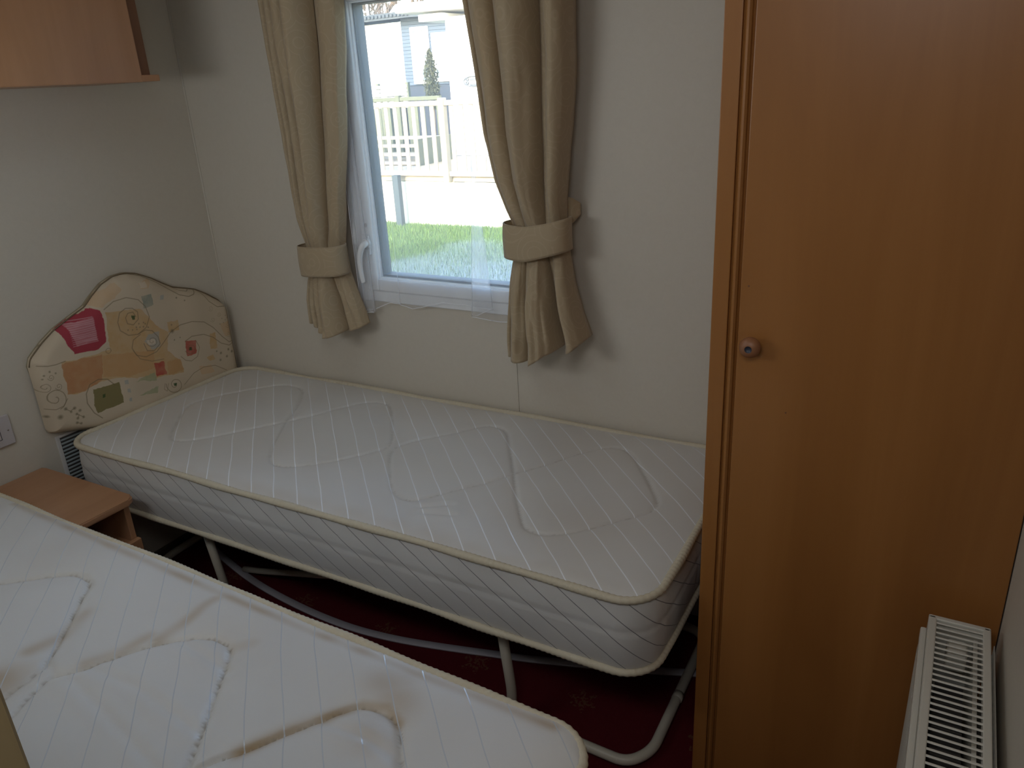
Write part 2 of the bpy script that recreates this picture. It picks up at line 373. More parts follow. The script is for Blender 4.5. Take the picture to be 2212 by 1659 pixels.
Zn = 1.90 + (hz - 1.90) * V
Xn = xmap(U, Zn)
Yn = -0.030 - 0.0022 * np.sin(U * 41 + 2 * np.sin(U * 9)) * (0.3 + 0.7 * V) - 0.004 * np.sin(U * 13 + 2) - 0.006 * np.clip((U - 0.66) * 25, 0, 1) * (U < 0.74) - 0.002
link('voile_sheet', grid_mesh('voile_sheet', Xn, Yn, Zn), VOILE, nc, True)
hp = [Vector((Xn[-1, i], Yn[-1, i], Zn[-1, i])) for i in range(0, 170, 2)]
tube('hem', hp, 0.0009, HEMV, nc, seg=6)
tube('hem', [Vector((Xn[i, 0], Yn[i, 0], Zn[i, 0])) for i in range(0, 90, 3)], 0.0007, HEMV, nc, seg=6)
tube('hanging_wire', [Vector((0.45, -0.03, 1.90)), Vector((1.5, -0.03, 1.90))], 0.002, UPVC, nc, seg=8)

# curtains --------------------------------------------------------
def curtain(label, L, R, hemt, lobes, yb, A, seed, open_gap=None):
    t = thing('curtain', label, 'curtain', group=None)
    nu, nz = 260, 200
    U, V = np.meshgrid(np.linspace(0, 1, nu), np.linspace(0, 1, nz))
    xc = np.interp(U, [0, 1], [hemt[0][0], hemt[-1][0]])
    hz = np.interp(xc, [q[0] for q in hemt], [q[1] for q in hemt])
    Z = 1.93 + (hz - 1.93) * V
    zr = 1.93 + (np.mean([q[1] for q in hemt]) - 1.93) * V
    xl = tab(L, Z); xr = tab(R, Z); X = xl + (xr - xl) * U
    # pleats: rounded lobes between sharp valleys
    lb = np.array(lobes); idx = np.clip(np.searchsorted(lb[:, 0], U, side='right') - 1, 0, len(lb) - 2)
    a = lb[idx, 0]; b = lb[idx + 1, 0]; tt = (U - a) / (b - a); amp = lb[idx, 1]
    band = np.exp(-((Z - BZ) / 0.075) ** 2); below = np.clip((BZ - Z) / 0.25, 0, 1)
    prof = np.power(np.clip(np.sin(math.pi * np.clip(tt, 0, 1)), 0, 1), 0.38)
    Am = A * (1 - 0.62 * band) * (0.75 + 0.5 * np.clip((Z - BZ) / 0.5, 0, 1) + 0.7 * below)
    Y = yb - Am * amp * prof - 0.022 * band * np.sin(math.pi * U)
    Y += 0.006 * (vnoise(U * 3 + seed, Z * 1.4, 4, seed) - 0.5) * 2 * (1 - band) + 0.003 * (vnoise(U * 8, Z * 6, 3, seed + 1) - 0.5) * (1 + 3 * below)
    X += 0.004 * (vnoise(U * 6, Z * 2, 3, seed + 2) - 0.5)
    Z = Z - np.where(V > 0.97, (V - 0.97) / 0.03, 0) * 0.006 * (prof - 0.4)
    Y = np.where(U < 0.03, Y + (0.03 - U) / 0.03 * 0.02, Y); Y = np.where(U > 0.97, Y + (U - 0.97) / 0.03 * 0.02, Y)
    o = link('cloth', grid_mesh('cloth', X, np.minimum(Y, -0.012), Z), DAMASK, t, True)
    md = o.modifiers.new('thick', 'SOLIDIFY'); md.thickness = 0.0016
    # turned-up hem seam
    zs = int(nz * 0.945)
    tube('hem_stitching', [Vector((X[zs, i], Y[zs, i] - 0.0018, Z[zs, i])) for i in range(2, nu - 2, 2)], 0.0006, DAMASK, t, seg=5)
    tube('heading_tape', [Vector((X[0, 0] - .01, yb - .01, 1.925)), Vector((X[0, -1] + .01, yb - .01, 1.925))], 0.008, DAMASK, t, seg=8)
    return t
BZ = 1.012
CLl = [(0.478, 1.93), (0.482, 1.749), (0.487, 1.627), (0.494, 1.488), (0.497, 1.329), (0.499, 1.133), (0.512, 1.053), (0.508, 0.956), (0.498, 0.878), (0.503, 0.80), (0.503, 0.7)]
CLr = [(0.775, 1.93), (0.758, 1.725), (0.743, 1.588), (0.727, 1.455), (0.713, 1.367), (0.686, 1.235), (0.664, 1.125), (0.648, 1.061), (0.656, 0.967), (0.672, 0.923), (0.695, 0.866), (0.716, 0.80), (0.716, 0.7)]
curtain('gold damask curtain left of the window, tied into a narrow gathered tail', CLl, CLr,
        [(0.503, 0.808), (0.55, 0.792), (0.60, 0.780), (0.66, 0.790), (0.716, 0.808)],
        [(0, .55), (.10, .75), (.22, .95), (.43, 1.35), (.70, .42), (1.001, 1)], -0.060, 0.055, 11)
BZ = 1.11
CRl = [(1.155, 1.93), (1.165, 1.689), (1.177, 1.605), (1.189, 1.498), (1.20, 1.375), (1.221, 1.259), (1.247, 1.188), (1.262, 1.151), (1.262, 1.058), (1.250, 0.948), (1.240, 0.777), (1.24, 0.6)]
CRr = [(1.47, 1.93), (1.456, 1.664), (1.451, 1.547), (1.440, 1.425), (1.428, 1.306), (1.418, 1.216), (1.416, 1.169), (1.417, 1.086), (1.436, 1.002), (1.462, 0.917), (1.488, 0.851), (1.49, 0.6)]
curtain('gold damask curtain right of the window, wide pleats flaring below its band', CRl, CRr,
        [(1.238, 0.786), (1.325, 0.786), (1.341, 0.79), (1.384, 0.822), (1.453, 0.835), (1.49, 0.859)],
        [(0, .55), (.08, .95), (.32, 1.25), (.68, .22), (.78, 1.05), (1.001, 1)], -0.064, 0.062, 23)
def band(label, cx, hw, cy, hd, ztop, zbot, tilt=0, tail=None):
    t = thing('curtain_tieback', label, 'tieback')
    nv, nu = 14, 90; th = np.linspace(0, 2 * math.pi, nu, endpoint=False); T, V = np.meshgrid(th, np.linspace(0, 1, nv))
    sx = np.sign(np.cos(T)) * np.abs(np.cos(T)) ** 0.7; sy = np.sign(np.sin(T)) * np.abs(np.sin(T)) ** 0.8
    X = cx + hw * sx * (1 + 0.01 * V); Y = cy + hd * sy
    zt_ = ztop(X) ; zb_ = zbot(X)
    Z = zt_ + (zb_ - zt_) * V; Y -= 0.003 * np.sin(V * math.pi)
    o = link('band', grid_mesh('band', X, Y, Z, True), DAMASK, t, True); md = o.modifiers.new('thick', 'SOLIDIFY'); md.thickness = 0.002
    for z_, k in ((0, 1), (nv - 1, -1)):
        tube('edge_seam', [Vector((X[z_, i], Y[z_, i] , Z[z_, i])) for i in range(nu)], 0.0017, DAMASK, t, seg=6, closed=True)
    if tail:
        Xs, Yt, Zt, Zb = tail; n_ = len(Xs); sm = lambda a: np.interp(np.linspace(0, 1, 24), np.linspace(0, 1, n_), a)
        XX, VV = np.meshgrid(sm(Xs), np.linspace(0, 1, 8)); YY = np.meshgrid(sm(Yt), np.linspace(0, 1, 8))[0]
        A_ = np.meshgrid(sm(Zt), np.linspace(0, 1, 8))[0]; B_ = np.meshgrid(sm(Zb), np.linspace(0, 1, 8))[0]
        o = link('tail', grid_mesh('tail', XX, YY, A_ + (B_ - A_) * VV), DAMASK, t, True); md = o.modifiers.new('thick', 'SOLIDIFY'); md.thickness = 0.003
    return t
band('narrow gold cloth tieback pinching the left curtain below the window handle', 0.585, 0.083, -0.082, 0.046,
     lambda x: 1.056 + 0.03 * (x - 0.585), lambda x: 0.966 + 0.06 * (x - 0.585))
band('broad gold cloth tieback round the right curtain, hooked to the wall', 1.346, 0.092, -0.092, 0.050,
     lambda x: 1.152 + 0.35 * np.clip(x - 1.33, 0, 1) ** 1.3 + 0.05 * np.clip(1.33 - x, 0, 1), lambda x: 1.064 + 0.25 * np.clip(x - 1.33, 0, 1) + 0.04 * np.clip(1.33 - x, 0, 1),
     0, tail=([1.40, 1.425, 1.438, 1.428, 1.41], [-0.055, -0.045, -0.028, -0.012, -0.004], [1.222, 1.214, 1.200, 1.195, 1.192], [1.135, 1.150, 1.168, 1.178, 1.180]))
tk = tag(tube('curtain_track', [Vector((0.3, -0.045, 1.945)), Vector((1.65, -0.045, 1.945))], 0.008, UPVC, seg=8), 'white curtain track above the window', 'curtain track')
for x_ in (0.35, 0.97, 1.6): boxes('bracket', [((x_ - .01, -0.045, 1.935), (x_ + .01, 0.0, 1.955))], UPVC, tk)

# ================================================================== MATTRESSES
def mattress(label, ox, oy, ang, L, W, zt, T, stripes, quilts, stains_shade, creases, seed):
    """local frame: x 0..L from the head, y 0 (edge by the aisle, front) .. W ; quilts etc. come in room coordinates"""
    t = thing('mattress', label, 'mattress')
    ca, sa = math.cos(ang), math.sin(ang)
    def loc(p): dx, dy = p[0] - ox, p[1] - oy; return (dx * ca + dy * sa, -dx * sa + dy * ca)
    Q = [[loc(p) for p in q] for q in quilts]; Q = [[(v.x, v.y) for v in catmull([(a, b, 0) for a, b in q], 5, closed=cl)] for q, cl in zip(Q, [len(q) > 22 for q in Q])]
    Q = [q + q[:1] if len(q) > 110 else q for q in Q]
    nx, ny = int(L / 0.005), int(W / 0.005); r = 0.075
    xs = np.linspace(0, 1, nx); xs = L * (xs - 0.004 * np.sin(2 * math.pi * xs)); V = np.linspace(-1, 1, ny)
    ex = np.minimum(xs, L - xs); h = np.where(ex < r, W / 2 - r + np.sqrt(np.clip(r * r - (r - ex) ** 2, 0, None)), W / 2)
    X = np.repeat(xs[:, None], ny, 1); Y = W / 2 + h[:, None] * V[None, :]
    edge = np.minimum(np.minimum(X, L - X), (h[:, None] - np.abs(h[:, None] * V[None, :])))
    q = np.full(X.shape, 9.0)
    for pts in Q: q = np.minimum(q, seg_dist(X, Y, pts))
    Z = zt - 0.004 + 0.011 * (1 - np.exp(-edge / 0.035)) + (0.0085 if stains_shade[0][2] > .3 else 0.0036) * (1 - np.exp(-q / 0.03)) - (0.0065 if stains_shade[0][2] > .3 else 0.0042) * np.exp(-(q / 0.0036) ** 2)
    Z += 0.006 * (vnoise(X, Y, 3.1, seed) - .5) + 0.0025 * (vnoise(X, Y, 11, seed + 1) - .5)
    col = np.ones(X.shape + (3,)); c = np.zeros(X.shape)
    for pts in creases:
        p = [loc(a) for a in pts]; d = seg_dist(X, Y, p); Z += -0.0020 * np.exp(-(d / 0.007) ** 2) + 0.0014 * np.exp(-((d - 0.017) / 0.010) ** 2)
    for pts, w, k in stains_shade:
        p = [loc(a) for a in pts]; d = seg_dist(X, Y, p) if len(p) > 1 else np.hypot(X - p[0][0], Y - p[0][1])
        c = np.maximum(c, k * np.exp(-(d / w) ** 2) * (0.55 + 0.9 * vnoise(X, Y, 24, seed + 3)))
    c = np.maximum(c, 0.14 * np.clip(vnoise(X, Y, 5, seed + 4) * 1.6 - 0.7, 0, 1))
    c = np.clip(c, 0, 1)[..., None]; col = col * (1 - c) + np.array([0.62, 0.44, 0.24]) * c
    st_ = (np.exp(-(q / 0.0017) ** 2) * ((np.floor((X + Y * 0.6) / 0.006) % 2) * 0.6 + 0.2) * (1.0 if stains_shade[0][2] > .3 else 0.45))[..., None]
    col = col * (1 - st_) + np.array([0.36, 0.29, 0.20]) * st_
    def wx(X, Y, Z):
        return ox + X * ca - Y * sa, oy + X * sa + Y * ca, Z
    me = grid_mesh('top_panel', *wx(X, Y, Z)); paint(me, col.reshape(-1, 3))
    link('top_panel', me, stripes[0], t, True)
    # bottom panel
    link('bottom_panel', grid_mesh('bottom_panel', *wx(X[::12, ::6], Y[::12, ::6], np.full(X[::12, ::6].shape, zt - T + 0.003))), stripes[0], t, True)
    # side band: perimeter walk
    per = []
    def arc(cx, cy, a0):
        for k in range(10): a = a0 + math.pi / 2 * k / 9; per.append((cx + r * math.cos(a), cy + r * math.sin(a), math.cos(a), math.sin(a)))
    def run(x0, y0, x1, y1, nx_, ny_):
        m_ = int(math.hypot(x1 - x0, y1 - y0) / 0.012)
        for k in range(1, m_): per.append((x0 + (x1 - x0) * k / m_, y0 + (y1 - y0) * k / m_, nx_, ny_))
    arc(r, r, math.pi); run(r, 0, L - r, 0, 0, -1); arc(L - r, r, -math.pi / 2); run(L, r, L, W - r, 1, 0)
    arc(L - r, W - r, 0); run(L - r, W, r, W, 0, 1); arc(r, W - r, math.pi / 2); run(0, W - r, 0, r, -1, 0)
    P = np.array(per); s = np.concatenate([[0], np.cumsum(np.hypot(np.diff(P[:, 0]), np.diff(P[:, 1])))])
    vv = np.linspace(0, 1, 26); Vm, Sm = np.meshgrid(vv, s, indexing='ij')
    bul = 0.010 * np.sin(math.pi * Vm) ** 0.6 - 0.0022 * np.exp(-((Vm - 0.42) / 0.03) ** 2) + 0.004 * (vnoise(Sm, Vm * .18, 9, seed + 5) - .5)
    bul -= 0.0030 * np.exp(-((Sm % 0.115 - 0.0575) / 0.004) ** 2) * np.sin(math.pi * Vm)
    sg = 0.004 * (vnoise(Sm, 0 * Vm, 2.2, seed + 6) - .5)
    XX = P[:, 0][None, :] + P[:, 2][None, :] * bul; YY = P[:, 1][None, :] + P[:, 3][None, :] * bul; ZZ = zt - 0.004 - Vm * (T - 0.006) + sg
    link('side_band', grid_mesh('side_band', *wx(XX, YY, ZZ), wrap=True), stripes[1], t, True)
    for zz, rad, amp in ((zt, 0.0086, 1.3 if stains_shade[0][2] > .3 else 1.0), (zt - T, 0.0085, 1.4)):
        path = []
        for i in range(0, len(per)):
            w1 = 0.0035 * amp * (vnoise(s[i], 0, 6, seed + 7 + int(amp * 3)) - .5); w2 = 0.005 * amp * (vnoise(s[i], 3, 4, seed + 8 + int(amp * 3)) - .5)
            x, y, z = wx(P[i, 0] + P[i, 2] * (0.004 + w1), P[i, 1] + P[i, 3] * (0.004 + w1), zz + w2); path.append(Vector((x, y, z)))
        # short ridges: the binding tape is sewn in little puckers
        fine = catmull(path, 4, closed=True)
        o = tube('piping', fine, rad, PIPE, t, closed=True, seg=10, radf=lambda i: rad * (1 + 0.07 * math.sin(i * 1.55) + 0.10 * math.sin(i * 0.071 + seed)))
    return t
Q1 = [(0.347,-0.57),(0.283,-0.508),(0.185,-0.38),(0.195,-0.304),(0.255,-0.219),(0.34,-0.132),(0.414,-0.115),(0.474,-0.15),(0.532,-0.234),(0.59,-0.344),(0.649,-0.442),(0.71,-0.529),(0.757,-0.569),(0.809,-0.569),(0.887,-0.51),(0.951,-0.432),(0.985,-0.369),(0.965,-0.309),(0.838,-0.148),(0.785,-0.115),(0.723,-0.132),(0.68,-0.193),(0.633,-0.289),(0.56,-0.388),(0.479,-0.492),(0.403,-0.566)]
Q2 = [(1.13,-0.531),(1.081,-0.471),(1.025,-0.394),(1.013,-0.346),(1.039,-0.294),(1.112,-0.213),(1.168,-0.139),(1.22,-0.134),(1.264,-0.166),(1.321,-0.252),(1.389,-0.356),(1.444,-0.443),(1.505,-0.532),(1.538,-0.571),(1.573,-0.582),(1.604,-0.574),(1.653,-0.535),(1.711,-0.461),(1.76,-0.4),(1.77,-0.368),(1.765,-0.336),(1.728,-0.28),(1.664,-0.19),(1.619,-0.139),(1.58,-0.123),(1.54,-0.14),(1.496,-0.192),(1.451,-0.269),(1.39,-0.358),(1.357,-0.418),(1.296,-0.496),(1.255,-0.556),(1.223,-0.58),(1.173,-0.568)]
Q3 = [(0.36,-1.42),(0.44,-1.37),(0.52,-1.31),(0.58,-1.262),(0.625,-1.228),(0.674,-1.188),(0.716,-1.156),(0.75,-1.136),(0.785,-1.136),(0.815,-1.148),(0.847,-1.188),(0.902,-1.252),(0.968,-1.333),(0.978,-1.364),(0.984,-1.414),(1.002,-1.468),(1.02,-1.52)]
Q4 = [(1.05,-1.52),(1.047,-1.478),(1.038,-1.439),(1.023,-1.403),(1.012,-1.357),(1.024,-1.34),(1.045,-1.309),(1.1,-1.219),(1.152,-1.168),(1.193,-1.148),(1.232,-1.152),(1.252,-1.166),(1.279,-1.205),(1.323,-1.27),(1.357,-1.319),(1.386,-1.366),(1.403,-1.389),(1.46,-1.45)]
Q5 = [(1.37,-1.46),(1.397,-1.401),(1.415,-1.353),(1.445,-1.312),(1.476,-1.26),(1.502,-1.221),(1.531,-1.177),(1.547,-1.161),(1.569,-1.153),(1.598,-1.153),(1.623,-1.161),(1.637,-1.172),(1.678,-1.224),(1.706,-1.265),(1.75,-1.33)]
MT1 = mattress_mat('striped ticking', (1, 1, 0), 0.0805, -0.437 + 8.05, 0.045, (0.86, 0.88, 0.92), 'print', 0.13)
MS1 = mattress_mat('striped side ticking', (1, 1, 1.45), 0.0785, -(1.152 - 0.711 + 1.45 * 0.54) + 7.85, 0.04, (0.15, 0.145, 0.155), None, 0.3)
MT2 = mattress_mat('striped worn ticking', (1, 1, 0), 0.083, -(0.923 - 1.035) + 8.3, 0.035, (0.56, 0.58, 0.61), 'print', 0.13)
MS2 = MS1
mattress('clean cream striped single mattress on the bed under the window', 0.056, -0.711, 0.0, 1.824, 0.69, 0.561, 0.176, (MT1, MS1), [Q1, Q2],
         [([(0.5, -0.70), (1.0, -0.69), (1.8, -0.69)], 0.03, 0.14)], [[(1.27, -0.60), (1.33, -0.56)], [(1.29, -0.62), (1.36, -0.60)]], 5)
K = 1.0
mattress('worn cream striped single mattress in the foreground with brown staining and a painted shadow', 0.03, -1.685, -0.028, 1.87, 0.69, 0.561, 0.176, (MT2, MS2), [Q3, Q4, Q5],
         [([(1.104,-1.067),(1.107,-1.15),(1.103,-1.20)], 0.014, 0.55), ([(0.903,-1.214),(0.922,-1.269),(0.912,-1.33)], 0.016, 0.45),
          ([(1.036,-1.303),(1.068,-1.25),(1.08,-1.2)], 0.012, 0.35), ([(1.44,-1.32),(1.476,-1.255),(1.513,-1.205),(1.55,-1.155),(1.59,-1.14),(1.625,-1.16)], 0.012, 0.85),
          ([(1.594,-1.135)], 0.045, 0.45), ([(1.56,-1.10)], 0.05, 0.3), ([(0.948,-1.40)], 0.035, 0.9), ([(0.93,-1.43)], 0.05, 0.6), ([(1.60,-1.20)], 0.04, 0.3),  # two strongest blobs here are a shadow painted into the cloth, the others stains
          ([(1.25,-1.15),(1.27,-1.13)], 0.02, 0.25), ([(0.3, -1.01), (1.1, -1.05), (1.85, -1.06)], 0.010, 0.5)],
         [[(0.968,-1.333),(1.012,-1.345),(1.06,-1.306),(1.179,-1.302),(1.349,-1.319)], [(1.154,-1.185),(1.288,-1.201)], [(1.518,-1.214),(1.609,-1.211),(1.673,-1.218)],
          [(1.05, -1.34), (1.16, -1.36), (1.36, -1.40)], [(1.60, -1.30), (1.66, -1.26)]], 31)

# ================================================================== BED FRAMES
def bed_frame(label, y0, y1, x0, x1, zt, seed, brace=False):
    t = thing('bed_frame', label, 'bed frame'); r = 0.0125
    y = lambda f: y0 + (y1 - y0) * f     # f=0 aisle edge, 1 far edge
    lo = zt - 0.008
    tube('side_rail', rounded_path([(x0 + .02, y(.085), lo - r), (x1 - .02, y(.085), lo - r)], .01), r, TUBE, t)
    tube('side_rail', rounded_path([(x0 + .02, y(.93), lo - r), (x1 - .02, y(.93), lo - r)], .01), r, TUBE, t)
    for k in range(12):
        xx = x0 + 0.08 + k * (x1 - x0 - 0.16) / 11
        boxes('slat', [((xx - .022, min(y(.09), y(.92)), lo - .009), (xx + .022, max(y(.09), y(.92)), lo - .001))], OAKL, t, 0.002)
    # foot end leg: upright, floor bar, cross bar, floor bar, upright
    A = y(.14); B = y(.94)
    tube('leg', rounded_path([(1.478, A, lo - r), (1.494, y(.158), .10), (1.480, y(.17), r + .008), (1.795, y(.155), r + .008), (1.835, y(.24), r + .008), (1.832, y(.90), r + .008),
                              (1.52, B, r + .008), (1.50, B, .06), (1.49, B, lo - r)], .055, 8), r, TUBE, t, seg=16)
    tube('leg', rounded_path([(0.462, A, lo - r), (0.487, y(.158), .09), (0.46, y(.18), r + .008), (0.085, y(.20), r + .008), (0.052, y(.32), r + .008), (0.05, y(.90), r + .008),
                              (0.46, B, r + .008), (0.48, B, .06), (0.48, B, lo - r)], .055, 8), r, TUBE, t, seg=16)
    tube('joint_sleeve', [Vector((1.8345, y(.50), r + .008)), Vector((1.8345, y(.53), r + .008))], r + .0012, TUBE, t, seg=16)
    if brace:
        tube('brace', rounded_path([(0.356, -0.425, .016), (0.43, -0.425, .030), (0.779, -0.43, .118), (1.1, -.42, .20), (1.2, -.42, lo - .015)], .03), 0.010, TUBE, t)
    return t
bed_frame('cream tubular steel bed frame under the window mattress, bent floor loops', -0.711, -0.021, 0.06, 1.875, 0.377, 1, True)
bed_frame('cream tubular bed frame hidden under the stained foreground mattress', -1.725, -1.045, 0.05, 1.86, 0.377, 2)
sp = catmull([(0.10, -0.355, .0032), (0.193, -0.387, .0032), (0.457, -0.456, .0032), (0.768, -0.491, .0032), (1.021, -0.476, .0032), (1.35, -0.398, .0032), (1.489, -0.358, .0032), (1.728, -0.279, .0032), (1.90, -0.215, .0032)], 10)
tag(tube('plastic_strip', sp, .01, STRIP, sec=[(-.012, -.003), (.012, -.003), (.012, .002), (.011, .003), (-.011, .003), (-.012, .002)]),
    'curved grey plastic strip lying on the maroon carpet under the bed', 'strip')

